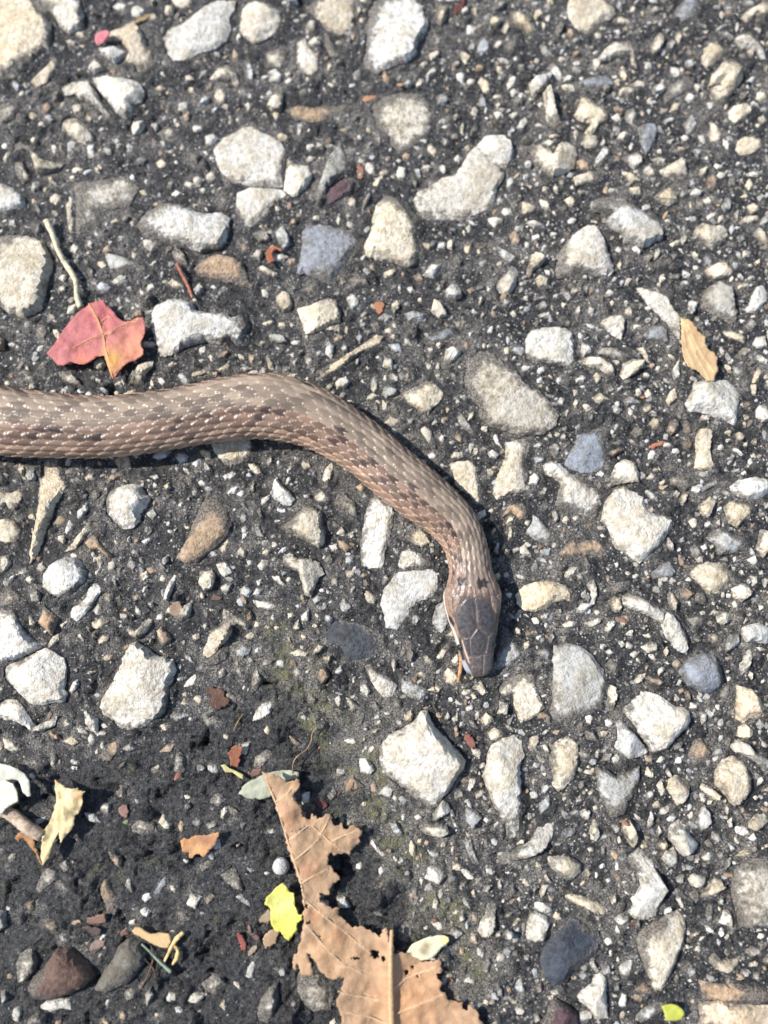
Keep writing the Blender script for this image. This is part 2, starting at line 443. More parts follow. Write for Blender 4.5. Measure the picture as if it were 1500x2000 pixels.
'A4': '''c1 38,14 43,11 49,14 52,19 51,21 46,17 41,16
c1 42,20 46,19 49,22 45,24
w2 23,42 27,41 32,34 37,30 44,29 50,27 53,32 54,40 54,48 51,45 49,39 43,40 36,41 28,43 24,49
c1 39,53 43,47 45,50 47,56 46,59 42,56
b1 82,8 87,2 94,-3 98,2 97,11 92,15 86,16 83,12
c2 64,32 69,24 74,27 74,30 71,36 66,40 64,37
g1 75,32 80,28 83,32 80,36 76,36
g1 75,21 78,20 78,25 75,26
c1 82,23 86,22 87,28 85,31 82,27
w1 89,20 92,19 92,23 89,23
c2 101,40 103,35 109,30 115,32 120,37 117,41 111,45 105,48 101,46
c3 109,60 111,52 117,45 124,38 130,42 134,47 132,57 126,63 120,62 117,58
c3 110,62 115,60 119,65 126,65 124,70 117,73 113,71
w2 126,28 130,25 137,22 142,26 146,33 149,42 146,42 143,37 138,35 132,34
c1 135,37 139,37 140,43 136,44
c2 131,12 137,6 145,2 152,-2 155,10 148,13 142,11 135,15
g1 117,5 127,4 127,8 120,7
g1 110,22 119,17 121,19 115,23 111,25
c2 121,82 126,77 134,75 139,79 139,84 133,88 126,90 123,86
b1 53,94 60,90 67,91 69,96 66,104 61,113 56,104
g1 46,80 52,78 55,84 51,90 46,88
c1 41,98 47,96 50,98 44,103 40,102
w1 44,115 54,111 58,114 58,119 52,123 46,120
w1 24,117 30,107 33,109 33,114 28,120 24,121
w1 27,105 30,101 32,104 28,108
c2 71,124 82,118 88,114 90,117 92,126 93,131 88,133 82,129 75,128
c1 106,85 110,88 113,92 118,95 118,99 114,103 108,104 107,97 109,93
c1 124,106 130,98 139,98 146,100 147,106 140,112 128,114
c1 40,125 46,126 53,129 56,132 50,134 45,130
c1 47,138 56,137 57,142 52,143 47,141
c2 64,144 70,140 78,137 83,141 85,146 78,149 70,147
n1 106,130 111,126 114,131 112,138 107,137
w1 103,145 108,144 110,149 104,149
w1 144,143 149,141 149,145 145,146
c1 146,49 150,48 150,53 147,52
c1 141,86 147,84 149,90 145,91
k1 74,66 84,58 92,57 96,52 100,53 95,60 90,66 82,72 75,76
w1 11,140 14,139 15,143 12,145''',
'B1': '''c3 -10,36 0,33 12,31 22,33 32,37 35,45 38,52 37,60 34,70 33,78 30,88 24,92 17,95 8,93 0,88 -10,84
c1 53,1 57,4 57,20 55,32 54,30 52,12
w1 112,38 118,36 125,39 124,44 118,47 113,43
g1 82,48 88,49 97,52 107,57 102,60 93,62 86,60
w1 88,70 94,65 99,66 98,71 93,74
g1 75,74 80,70 85,73 88,75 83,80 76,79
k1 67,60 71,58 74,62 73,67 69,66
w1 84,38 88,37 89,40 85,42
n1 80,44 84,41 88,43 89,46 85,48 81,47
b1 94,41 97,40 98,43 95,44
b1 80,31 83,29 84,32 81,33
c1 117,57 122,53 124,55 120,59
c2 100,150 104,143 108,135 114,132 119,131 118,136 113,141 111,150
k1 30,103 36,104 38,110 35,116 28,112''',
'B2': '''n2 2,60 10,52 20,48 30,51 38,55 42,62 45,70 49,72 48,77 40,74 30,72 22,68 12,66 5,64
b2 86,30 90,25 104,25 118,27 126,33 131,38 126,46 122,54 115,62 111,70 104,70 98,66 88,62 82,63 84,52 86,42
c2 65,81 70,76 76,79 78,86 76,91 71,93 66,89
c3 82,90 93,87 104,83 113,83 115,92 115,99 105,103 98,107 89,109 86,100
c1 100,108 108,105 115,102 115,108 106,109
k1 87,77 93,72 97,73 98,80 92,80
g1 120,80 125,78 131,83 130,88 125,92 122,86
c1 50,59 55,57 61,60 66,63 64,66 57,64
n1 80,82 85,81 87,85 83,86
c1 115,67 119,66 121,70 117,72
w1 131,52 135,48 136,52 133,55
c1 101,15 104,13 106,16 103,18
c1 120,17 125,16 126,20 121,21
c2 93,146 105,138 118,129 132,120 144,111 149,112 146,117 134,124 122,133 108,141 97,148
c1 50,120 54,116 58,117 54,122
c1 57,127 62,124 63,132 64,139 60,138
c1 20,139 28,134 30,136 29,140 22,141
w1 33,139 42,136 47,138 42,140
c1 71,138 76,137 77,140 72,141
w1 88,128 93,128 97,133 92,136 89,133
w1 82,126 86,122 87,125 84,128
w1 78,132 82,130 83,133 80,136
c1 0,142 10,139 20,141 10,143 0,146
w1 131,100 134,98 135,101 132,103
c1 124,105 130,104 130,107 125,107
k1 138,0 140,2 136,12 133,22 131,18 134,8''',
'B3': '''w1 81,21 86,20 94,21 93,26 87,28 83,25
w1 64,27 67,25 70,28 66,31
c1 63,40 66,37 71,38 69,44 66,48 62,47
n1 98,34 102,30 106,34 107,40 104,43 100,40
w1 85,41 90,43 96,46 102,50 99,54 94,52 90,48
w2 86,74 90,68 96,62 100,56 104,57 105,63 103,72 98,79 91,77
c2 111,66 112,58 114,49 118,46 124,48 127,52 122,57 117,60 114,66
g2 48,77 53,69 57,67 61,74 61,80 56,83 50,81
c1 23,83 26,79 31,81 30,86 25,86
n1 23,65 28,63 32,70 31,76 28,73
b1 35,115 42,110 50,106 57,108 56,113 46,116 38,117
c1 39,119 43,117 46,119 43,122
w1 34,122 38,121 40,126 35,127
w2 47,132 49,122 54,120 60,123 60,128 56,133 51,136
w1 40,138 42,132 44,134 44,139
w1 40,143 43,140 45,145 42,146
c1 14,145 18,142 22,145 19,149
g1 118,89 125,84 129,87 128,91 121,92
w1 118,96 129,94 131,98 121,99
w1 131,88 133,89 133,95 131,93
g1 114,83 126,80 129,83 118,85
c1 73,90 76,80 77,84 75,91
w1 75,100 77,93 79,96 77,100
c1 60,103 63,98 66,102 62,104
n1 73,72 78,73 79,76 76,76
n1 81,56 85,57 86,61 83,60
w1 129,31 132,30 136,33 134,36 130,34
w1 125,28 128,22 130,21 130,26 126,29
w1 101,21 105,17 107,19 104,21
w1 143,23 147,20 150,22 149,26 144,26
w1 106,27 109,25 111,27 108,30
w1 138,38 141,36 142,39 139,40
w1 131,39 135,38 136,40 132,41
c1 141,6 146,3 150,6 149,12 145,12
c1 104,4 107,2 108,5 105,7
k1 44,70 50,67 50,71 46,73
w1 80,120 83,118 84,121 81,122
w1 66,110 69,109 69,113 67,114
w1 61,65 64,64 64,67 62,68''',
'B4': '''w3 11,8 18,3 30,2 38,4 46,8 52,12 60,17 66,22 69,28 68,34 63,36 59,39 53,41 48,38 41,36 36,29 29,24 21,21 28,18 30,14 22,14 15,12
c2 93,31 96,26 100,23 108,25 116,25 121,32 116,37 111,41 107,45 102,41 97,36
c2 102,60 108,56 116,52 120,58 125,62 120,65 110,67 105,65
g2 97,86 99,79 106,73 114,69 118,71 123,72 124,80 125,88 127,95 126,101 121,104 115,99 106,95 98,90
w2 131,90 136,88 139,80 143,73 148,72 150,78 150,85 145,90 141,95 134,94
c1 115,109 120,109 128,111 133,114 131,118 124,115 117,112
c1 122,130 128,124 134,120 137,122 133,128 126,131
w1 112,120 115,121 117,128 114,129
w2 48,73 54,75 62,77 71,81 75,88 80,95 83,97 82,105 83,112 81,116 78,112 72,102 66,97 60,90 53,80
w1 46,69 48,66 50,67 48,71
w2 18,102 22,98 28,96 36,95 39,99 38,108 36,116 30,112 24,107
b1 53,112 57,106 66,104 71,108 72,117 64,116 55,115
g1 15,126 22,122 32,122 42,126 43,129 36,131 28,130 22,127
c2 3,131 10,128 20,128 27,132 31,138 31,144 26,143 20,137 12,135
c2 34,143 37,134 44,130 50,131 54,131 53,135 48,140 38,146
c1 47,122 53,121 57,127 58,134 55,135 53,127
c1 134,11 139,8 143,12 144,15 138,16
c1 127,23 133,19 142,18 143,21 136,24 129,26
c2 137,32 142,28 147,31 152,36 152,44 147,43 142,36
c1 81,38 84,33 87,31 88,36 84,41
w1 44,44 47,42 51,46 49,49 45,48
w1 23,80 26,75 30,77 30,81 25,83
w1 37,37 39,35 40,38 38,39
w1 33,36 35,33 36,36 34,37
w1 47,87 51,86 54,89 50,91
w1 54,90 58,88 60,92 56,95
w1 0,92 3,88 4,93 3,98 0,98
w1 38,85 40,83 42,87 39,88
w1 32,83 34,82 35,84 33,85
g1 126,35 131,33 133,38 128,41
w1 110,47 113,45 114,48 111,50
c1 139,54 144,52 144,57 140,57
g1 131,106 137,99 141,104 137,110
w1 142,3 148,2 149,5 144,6
w1 100,5 104,2 107,6 102,8
w1 147,100 151,99 151,105 148,104
c1 140,142 144,136 147,138 143,146 138,150
w1 0,146 5,142 9,144 6,148 1,148
w1 70,121 75,119 77,121 73,123
c1 126,71 130,71 136,70 135,74 127,76''',
'C1': '''c2 33,57 45,57 45,66 46,72 50,78 47,86 42,93 39,102 35,112 31,124 27,134 23,140 24,128 27,112 29,100 30,88 31,76 31,66
w3 81,90 85,83 93,79 102,78 109,80 111,85 115,88 112,94 107,100 107,106 102,111 95,112 87,107 82,100
c2 0,84 8,85 15,82 18,87 16,93 10,99 6,97 4,93 0,97 -4,90
c2 -4,106 4,105 12,107 17,113 16,120 12,124 4,124 -4,120
c2 49,131 57,122 65,112 71,105 77,108 75,114 66,120 57,128
n2 66,124 72,117 76,119 80,127 87,134 84,135 76,129 70,129
w1 49,117 52,110 54,105 57,108 56,114 52,118
c1 53,100 55,97 57,100 56,103
c1 66,73 70,69 75,70 74,74 68,76
n1 82,76 88,70 95,68 94,73 88,76 83,80
w1 110,123 117,119 122,118 121,121 113,125
n1 104,121 108,120 109,124 105,125
w1 99,121 101,119 102,124 99,125
w1 117,57 122,52 137,50 138,52 130,57 120,60
c1 0,134 6,134 8,140 2,148 -4,146
c1 75,136 79,134 82,140 78,144
w1 129,102 132,100 134,103 131,106
w1 139,95 143,91 144,95 141,96
w1 146,90 149,87 149,92
w1 135,114 138,112 139,115 136,116
w1 123,141 126,138 127,141 124,143
w1 116,66 120,64 121,66 117,68
w1 117,72 123,71 127,74 122,76
c1 127,80 132,77 134,81 130,84''',
'C2': '''c1 15,46 22,42 36,41 45,44 45,52 42,60 36,63 30,65 24,60 18,54
w2 61,84 64,75 66,73 70,79 76,84 80,90 77,94 70,95 64,90
c3 69,112 77,106 84,98 87,93 95,95 102,99 101,107 103,116 102,124 99,127 92,123 84,119 76,116
w1 101,75 104,66 109,61 110,68 108,74 103,78
w1 96,88 101,84 106,88 109,91 103,93 97,91
w1 50,143 55,137 59,138 58,144 53,147
c1 44,85 48,75 50,74 49,85
w1 46,126 47,121 54,122 61,121 61,125 50,126
w1 60,118 66,116 66,120 61,120
k1 103,138 108,133 111,138 108,143
w1 113,117 117,110 120,114 119,120
c1 78,127 81,125 82,128 79,129
w1 74,67 77,65 77,69 75,71
w1 39,69 42,67 42,70 40,71
c1 4,51 9,50 14,53 14,58 11,59 7,55
w1 0,62 6,57 8,58 3,65
w1 38,93 42,92 45,99 43,100
k1 50,98 53,93 56,104 54,108
w1 0,84 4,82 5,85 1,88
n1 128,80 133,77 137,82 133,86
w1 87,87 92,86 92,90 88,90
w1 93,70 96,68 97,72 94,73''',
'C3': '''c2 9,10 16,5 26,1 33,-4 41,0 46,7 43,13 38,17 34,23 30,21 25,17 18,14
c2 96,45 104,42 112,41 115,46 112,56 111,64 112,72 111,78 118,82 108,83 98,84 92,86 89,89 86,85 88,75 92,66 96,56
g1 57,26 60,22 64,28 69,34 72,39 70,41 64,37 59,31
c1 28,36 32,33 37,37 38,46 35,47 32,42
w1 34,55 38,53 42,55 42,58 36,58
c1 52,57 55,53 61,53 62,57 58,59 53,59
w1 70,58 76,56 76,58 71,59
n1 92,104 97,96 104,93 109,93 112,100 111,105 105,105 100,100
g1 110,117 116,109 117,102 121,106 126,112 133,119 128,125 120,124 114,119
w1 97,122 98,113 101,112 101,120
w1 106,128 110,125 114,131 117,137 112,135 107,132
k1 87,137 91,134 95,135 94,139 90,141
c1 15,120 22,113 28,113 33,118 36,124 30,127 24,125
w1 122,86 125,81 128,82 126,87
w1 141,22 144,19 146,22 143,25
g1 139,34 143,32 145,35 142,38''',
'C4': '''c2 26,72 30,63 36,59 42,60 46,62 49,69 49,76 43,76 36,77 28,79
w3 23,100 25,92 30,86 32,82 38,80 46,84 53,88 55,95 59,100 66,103 73,103 77,107 77,111 72,117 68,123 66,128 60,132 55,136 51,139 45,135 40,130 33,127 30,120 28,112 22,106
c2 95,42 98,35 103,34 108,36 106,44 105,52 107,60 109,64 106,67 98,66 94,65 96,55
c1 57,31 61,26 65,28 69,36 66,38 60,35
n2 72,36 75,28 78,27 81,32 80,37 75,39
n1 83,32 86,28 90,31 91,38 87,39 84,36
n1 83,46 87,41 91,41 91,48 88,52 85,50
k1 67,65 73,62 80,63 82,66 76,69 70,69
k2 72,74 76,71 84,71 94,73 96,77 90,79 86,83 80,79 75,78
w1 65,77 70,74 71,78 67,80
w1 65,84 69,83 74,86 72,88
w1 75,86 79,83 82,86 79,89 75,88
c1 81,89 84,85 87,86 86,92 83,97 81,96
g1 90,88 96,83 103,78 110,75 111,78 103,83 95,86
c2 90,99 96,94 101,91 105,88 110,92 107,97 104,104 99,103 95,98
w3 120,79 124,76 132,73 142,72 152,74 155,82 148,87 142,89 135,91 128,88 123,85
c2 117,96 121,92 130,92 137,93 140,97 137,104 131,107 127,112 121,108 119,102
g2 103,120 108,115 113,113 122,117 130,119 136,125 132,129 124,131 113,133 110,127
w1 134,137 140,134 143,139 139,142
w2 141,118 144,113 152,115 154,128 147,135 141,128
c1 116,38 119,35 122,37 120,41
c1 124,39 128,36 132,41 129,45 126,44
w1 116,43 121,42 123,44 118,46
w1 120,52 124,50 131,55 130,58 125,54
w2 141,26 143,17 148,14 152,16 152,28 146,30
w1 142,33 144,30 149,30 144,35
c1 136,0 141,0 141,9 138,10
w1 30,32 33,31 34,35 30,36
w1 97,127 101,125 103,129 99,132
w1 108,110 112,106 113,111 109,113
w1 104,126 107,124 108,128 105,129
w1 30,140 33,139 34,143 31,144
w1 80,121 84,119 85,123 81,124
b1 57,148 66,140 74,139 78,147 75,150 60,152
w1 121,68 127,66 128,69 122,70
w1 129,70 132,67 134,71 130,72
c1 52,20 56,15 60,15 59,21 54,22
k1 43,38 46,34 52,34 52,41 47,42
b1 28,46 36,43 39,46 33,49''',
'D1': '''w3 -8,27 0,25 10,25 12,30 14,38 18,46 24,51 32,54 26,58 17,63 8,66 0,67 -8,60
k1 0,14 8,10 16,15 20,24 12,24 0,23
w3 2,72 8,69 17,66 26,61 33,57 40,60 47,65 49,72 48,82 47,88 50,93 48,98 42,98 34,100 25,101 20,98 12,90 6,84 2,79
w2 0,98 4,95 10,96 16,101 19,106 24,113 27,118 37,114 44,110 42,116 32,121 26,123 21,118 12,114 0,112 -6,105
w4 77,103 79,95 84,88 88,82 92,74 95,64 100,54 105,52 112,57 118,62 126,64 133,66 135,74 132,84 131,92 128,100 126,108 121,112 116,115 108,119 98,120 90,118 85,112
w1 55,24 62,22 68,16 69,8 72,4 78,7 79,12 75,17 71,24 66,30 60,35 56,32
w1 73,27 76,22 80,22 82,26 79,30 75,30
c1 71,37 76,34 84,32 90,30 91,34 84,38 75,41 72,40
c2 98,42 101,39 106,42 110,38 114,33 113,26 116,25 118,32 117,39 112,45 107,49 102,47
n2 122,43 125,40 130,44 133,49 130,54 127,56 123,50
c1 82,16 85,14 88,18 86,22 82,20
n1 90,17 94,15 97,18 95,21
n1 103,17 107,13 112,15 111,19 105,20
n1 96,27 98,25 102,26 101,30
n1 67,40 69,37 72,41 70,44
c1 61,47 63,44 66,47 65,51
n1 71,46 74,43 76,48 73,50
c1 116,49 119,48 120,52 117,53
c1 115,21 119,20 120,24 117,25
c1 79,64 84,61 88,62 86,66 81,67
b1 77,78 79,75 80,79 78,82
w1 54,90 57,83 60,81 62,85 59,90 56,93
w1 46,38 52,35 53,37 48,41
w2 127,18 129,10 132,4 135,-3 140,0 137,5 133,14 130,20
n1 77,140 82,134 88,128 94,127 95,132 90,139 86,145 80,146
c1 40,135 43,132 44,142 42,150 39,148
c1 61,104 64,102 68,104 65,107
w1 33,103 36,101 38,105 34,107
k1 57,92 61,89 64,92 60,97
w1 0,87 3,85 4,89 0,92''',
'D2': '''c2 22,9 26,5 33,5 31,10 26,14 23,12
c1 5,14 7,12 10,15 9,18 6,18
c3 24,26 28,28 34,31 40,34 44,38 42,41 36,38 31,39 29,45 26,50 21,55 16,60 12,63 7,64 8,58 12,50 15,42 20,40 23,35
k2 7,66 13,65 20,59 27,51 30,47 30,56 26,66 20,70 12,71
w1 46,18 52,20 58,20 66,23 71,24 68,27 58,27 51,24
c1 75,29 79,28 82,31 78,33 75,33
c1 92,38 95,35 99,39 97,41 93,41
c1 74,48 76,47 79,53 78,55 75,52
c2 93,63 95,58 99,53 104,55 101,59 96,62
c1 85,46 91,46 91,49 86,50
w1 92,48 98,49 98,51 94,51
c1 102,63 109,62 108,66 107,71 104,68
d1 104,42 112,36 130,36 142,42 150,46 150,60 140,63 128,65 120,62 117,55 108,52
w1 130,83 135,81 139,90 137,94 132,90
w1 124,80 128,78 128,84 125,85
c2 120,95 125,96 130,100 133,104 128,104 126,106 122,100
n1 75,125 80,127 88,132 86,135 80,133
k1 5,105 10,103 13,110 20,108 21,116 12,118 4,112
w1 102,131 105,130 105,134 102,135
w1 134,118 137,117 137,121 134,121
g1 33,58 38,50 42,52 46,56 44,61 40,64 35,62
c1 20,74 25,72 26,78 21,80
c1 144,68 147,67 148,71 145,71
w1 50,4 54,2 56,6 51,8
w1 8,38 12,36 13,41 10,42
g1 111,75 116,70 119,74 115,79
c1 0,46 5,45 6,49 3,52 0,51''',
'D3': '''g1 38,30 40,22 46,17 49,20 51,30 50,37 45,44 41,42 38,36
g2 92,36 97,41 102,49 106,58 108,61 104,65 98,70 92,73 87,75 86,70 89,60 91,50
c3 89,85 98,81 104,77 110,74 116,77 118,86 121,95 125,103 120,107 113,112 107,114 104,106 102,98 101,91 92,94
c2 104,15 110,8 120,5 134,4 143,6 149,11 150,20 146,22 142,19 134,20 128,24 118,27 110,26 105,21
c1 69,87 72,83 76,82 79,87 81,91 77,93 73,90
w1 64,103 68,99 71,101 69,105 65,106
c1 68,92 72,91 73,96 69,96
c2 76,113 80,107 84,109 87,113 83,116 78,118
c1 81,123 87,118 92,120 95,124 90,128 84,128
c1 93,115 97,116 102,119 101,122 96,120
c1 41,64 45,58 49,51 53,52 51,58 47,63 42,66
c1 53,66 57,61 59,64 58,71 54,70
c1 46,77 50,72 55,75 59,80 55,85 50,88 47,84
w1 79,143 83,138 88,140 88,145 84,147
w1 73,148 78,145 80,149 75,151
c1 140,38 146,35 151,36 150,40 142,41
c1 142,31 146,28 147,31 143,34
w1 118,48 124,44 125,47 121,50
c1 124,132 127,131 130,139 128,143 125,137
w1 47,112 50,106 52,110 50,114
w1 53,111 57,109 59,112 55,116
w1 0,107 5,106 6,109 1,109
k1 6,98 13,97 14,103 8,103''',
'D4': '''w2 37,16 42,14 50,15 56,18 60,22 66,24 70,28 70,33 67,36 62,33 56,30 50,27 43,25 38,22
c1 24,20 30,16 34,18 36,24 34,28 30,29 26,26
w3 72,28 76,30 80,35 84,41 87,48 88,55 87,61 83,59 78,56 77,52 72,48 70,44 69,38
k1 26,10 32,5 40,3 42,8 38,12 30,14
c1 7,8 10,4 14,2 16,8 17,14 14,22 10,20 12,12
c1 70,14 73,11 76,14 79,20 78,27 74,26 71,20
c2 122,10 127,5 133,6 138,12 136,16 130,20 124,16
w1 137,0 142,0 142,6 138,8
c2 104,31 108,25 112,27 118,28 124,30 123,34 117,38 112,36 110,31
w1 7,37 14,34 20,31 22,34 18,38 12,40
b3 83,75 88,68 94,64 100,61 108,59 113,61 115,70 116,80 115,87 108,91 101,91 95,88 89,84
o3 128,86 134,88 140,90 145,96 149,104 150,109 144,111 137,111 132,115 127,112 127,104 128,96
w2 131,40 138,38 144,37 152,41 156,52 148,54 140,51 134,52 131,46
w3 37,107 42,100 46,95 52,91 60,92 67,95 73,99 79,103 86,104 90,108 90,114 87,119 82,123 77,129 73,134 67,137 62,138 57,131 51,124 45,116 40,110
w3 32,114 35,110 40,115 46,123 52,131 57,138 52,141 43,143 37,139 32,134 33,124
c1 24,90 27,85 31,87 33,94 31,98 29,106 23,106 23,98
n2 55,80 59,78 66,80 70,83 66,86 59,84
n1 75,69 79,64 83,66 83,70 79,73
w1 64,73 67,69 70,72 68,75 65,78
w1 94,106 98,105 102,108 102,112 98,116 97,111
c2 127,125 128,118 133,116 139,120 140,125 135,128
w3 122,133 130,129 136,132 141,138 150,140 156,148 150,156 142,146 134,140 127,138
n1 88,140 92,130 97,124 100,130 106,138 100,145 92,148
w1 33,52 36,50 39,53 36,56
w1 39,46 42,42 46,41 44,47
w1 22,60 27,57 31,60 26,63
c1 52,46 57,45 60,48 57,50
g1 76,132 82,129 84,128 82,134 77,136
w1 128,35 132,31 134,34 131,38
c1 143,23 147,22 148,26 144,27
b1 18,6 22,4 24,9 20,12
n1 84,90 89,89 90,97 86,97
g1 116,130 120,126 122,129 119,134
g1 88,34 94,31 101,33 98,39 91,39''',
'E1': '''k1 88,20 94,12 100,15 103,20 98,26 90,26
c1 142,21 149,20 150,24 144,26
n2 76,95 80,87 84,88 86,96 91,102 91,110 88,117 82,117 80,108 76,101
k1 27,95 33,82 38,78 44,80 44,87 36,94 30,99
k1 46,75 52,72 56,78 52,84
k1 58,85 64,83 67,90 62,94
b1 118,100 124,90 129,84 130,92 124,100
n1 82,63 88,66 94,70 94,79 90,76 85,70
k1 16,148 22,143 26,150 24,156 17,155
k1 100,45 110,40 120,43 122,50 112,53 102,50
k1 97,92 100,86 104,95 103,100
k1 136,113 144,112 149,120 142,122
n1 18,108 25,104 27,112 21,115''',
'F1': '''r4 14,56 17,50 23,46 28,38 32,33 38,34 44,40 50,46 52,50 46,56 38,60 28,63 18,62
G4 53,57 58,48 64,40 67,33 73,29 80,30 84,36 83,42 78,48 74,54 66,57 60,60 54,59
k2 9,40 12,32 18,30 21,38 20,44 15,50 11,51
w1 22,65 24,62 30,62 35,61 40,61 41,67 36,66 29,68 23,67
w2 5,75 6,67 10,65 12,70 10,76
c1 94,70 98,69 100,67 99,71 95,72
k2 116,53 122,48 128,49 132,54 132,60 124,61 118,58
k2 16,73 22,68 26,70 26,76 16,77
g1 0,55 4,54 5,60 1,64''',
'E2': '''k2 20,85 28,80 34,80 38,88 40,98 34,97 26,92
g1 34,101 38,99 46,104 47,109 40,106
n1 9,103 14,98 18,100 15,105 11,108
k1 13,27 18,19 24,20 27,26 20,30
k1 27,29 34,31 40,37 38,40 30,36
w1 137,53 141,55 146,62 150,68 149,70 144,65 138,57
c1 144,92 150,89 151,93 146,94
g1 142,113 147,111 150,113 149,116 144,115
c1 33,61 36,60 37,63 34,64''',
'F2': '''k2 23,46 30,48 37,47 42,52 45,60 43,68 35,70 28,66 24,58
k2 0,72 2,62 8,54 12,52 13,60 10,70 6,75
k1 82,20 88,13 92,18 92,26 86,30 82,26''',
'E3': '''w2 35,42 38,36 43,30 46,26 50,28 52,33 54,34 55,38 53,40 52,35 48,37 42,41
c2 24,44 30,43 36,43 42,44 49,46 51,51 45,55 38,54 31,51 26,48
w1 24,38 27,36 31,37 29,41 25,41
w1 34,64 38,66 43,66 44,69 41,73 37,69
w1 65,17 67,9 71,6 73,9 71,14 67,18
c1 73,13 76,11 78,13 76,15
c1 70,18 76,17 79,19 77,22 72,24
w1 80,2 83,1 84,4 81,5
w3 82,69 87,66 94,67 102,65 110,62 116,59 119,54 122,48 127,46 132,45 133,50 131,57 127,63 120,68 112,72 102,74 96,78 91,80 87,79 84,74
w2 74,128 76,121 79,115 79,107 82,104 87,105 89,108 87,114 87,122 85,128 80,131 76,131
w1 89,90 91,87 93,92 93,96 90,96
c1 68,97 70,95 73,100 73,103 70,101
w1 39,94 41,97 43,106 41,110 38,109 39,102
w2 112,128 113,121 116,115 120,114 128,117 131,121 128,129 125,136 118,136 112,134
w1 118,105 124,104 130,108 131,111 127,113 122,112 118,109
w1 108,108 112,107 113,110 109,110
w1 104,103 106,101 108,103 106,105
w2 93,129 97,125 102,130 101,134 95,134
w1 87,128 91,127 92,132 88,134
c1 99,125 103,119 106,117 107,119 103,124
c1 94,117 98,112 102,110 102,113 97,116
w1 122,97 124,92 129,91 126,97 124,103 122,102
w1 115,94 120,90 121,93 117,97
b1 136,53 140,49 146,46 150,47 150,52 144,55 139,55
c1 103,58 107,55 110,56 109,59 104,60
g1 63,58 68,56 70,63 74,72 76,77 70,77 66,68
g1 4,43 9,42 14,49 18,54 14,57 8,52
w1 79,78 83,77 87,81 85,83 80,82
k1 97,92 101,88 103,96 99,101
c1 58,113 62,111 63,118 60,121
w1 73,141 78,139 81,144 77,149 73,146
w1 59,92 62,91 63,94 60,95
c1 90,103 94,102 96,104 92,105''',
'E4': '''g2 17,0 24,2 32,8 40,6 50,0 49,10 45,20 41,28 38,35 33,39 27,39 24,34 22,26 19,18
c3 35,43 39,39 43,41 46,46 48,52 49,57 46,63 44,63 41,57 37,50
c2 13,43 15,37 18,37 18,46 19,54 17,58 13,57 12,50
w4 41,70 43,66 48,64 53,65 58,70 62,76 65,83 68,89 72,95 73,98 69,103 67,107 65,113 61,118 55,120 48,119 44,115 48,109 46,105 50,100 53,93 52,86 48,79 44,75
w3 74,50 77,46 82,42 88,46 91,54 97,60 96,64 90,68 86,70 81,65 78,60 75,56
c3 73,17 75,10 80,6 86,8 91,14 90,22 86,28 81,30 78,24 75,20
w2 92,42 95,38 98,32 101,30 105,36 106,42 103,47 98,49 94,45
c2 95,15 100,13 107,16 112,21 111,26 105,23 99,18
w1 64,35 68,31 73,30 74,33 70,37 66,38
w1 70,39 76,34 79,38 75,42 71,41
w1 54,49 57,40 59,34 61,37 60,44 55,51
w1 62,50 65,45 68,50 64,54
c2 63,60 66,57 71,58 73,61 70,65 65,64
w2 68,72 72,65 77,63 80,68 80,75 76,78 71,75
c1 50,61 54,58 58,60 57,63 52,63
c2 89,88 92,84 101,84 103,90 98,94 91,92
c2 99,100 104,93 109,87 114,88 117,93 111,97 103,101
w1 77,86 82,82 85,84 84,90 79,90
w1 98,70 104,65 107,68 105,72 100,72
w1 51,21 57,18 61,17 60,22 55,25
w1 63,13 67,9 70,17 70,23 67,22
w1 87,37 91,33 92,38 89,40
c1 114,24 117,23 119,27 116,28
w1 118,41 122,39 122,46 119,47
c2 137,42 142,37 150,35 152,43 145,46 140,49 137,47
c2 126,70 132,65 141,61 143,65 136,68 129,72
w1 115,76 118,71 121,70 120,76 116,80
w1 117,57 121,58 124,63 121,65
k3 126,82 132,75 140,71 152,69 160,75 162,120 152,126 140,124 131,127 129,118 127,108 125,98
w2 31,118 35,116 41,117 41,121 36,123 32,121
w2 113,122 116,112 120,110 123,113 124,121 124,127 119,124
w1 76,92 79,94 83,104 85,110 82,109 78,102
w1 25,100 31,98 31,105 28,107
w1 68,110 74,107 75,112 69,114
c1 88,131 94,128 100,126 98,129 91,134
c1 5,82 9,79 13,83 10,86 5,87
w1 17,77 22,74 23,77 19,80
w1 23,88 26,85 28,88 25,91
w1 19,72 20,62 24,60 23,66
w1 9,63 13,61 15,65 11,66
c1 0,72 5,76 4,81 -2,84 -4,75
w1 0,24 4,21 5,26 1,28
c1 9,20 13,17 15,19 11,22
g1 131,36 139,35 139,38 133,38
w1 135,55 139,51 141,55 138,58
g1 101,110 104,103 107,106 107,118 104,120
g1 110,104 115,101 116,105 112,108
w1 101,148 105,144 110,146 106,150
w1 81,76 84,75 86,79 83,80
k1 88,97 94,96 97,102 93,107 88,104''',
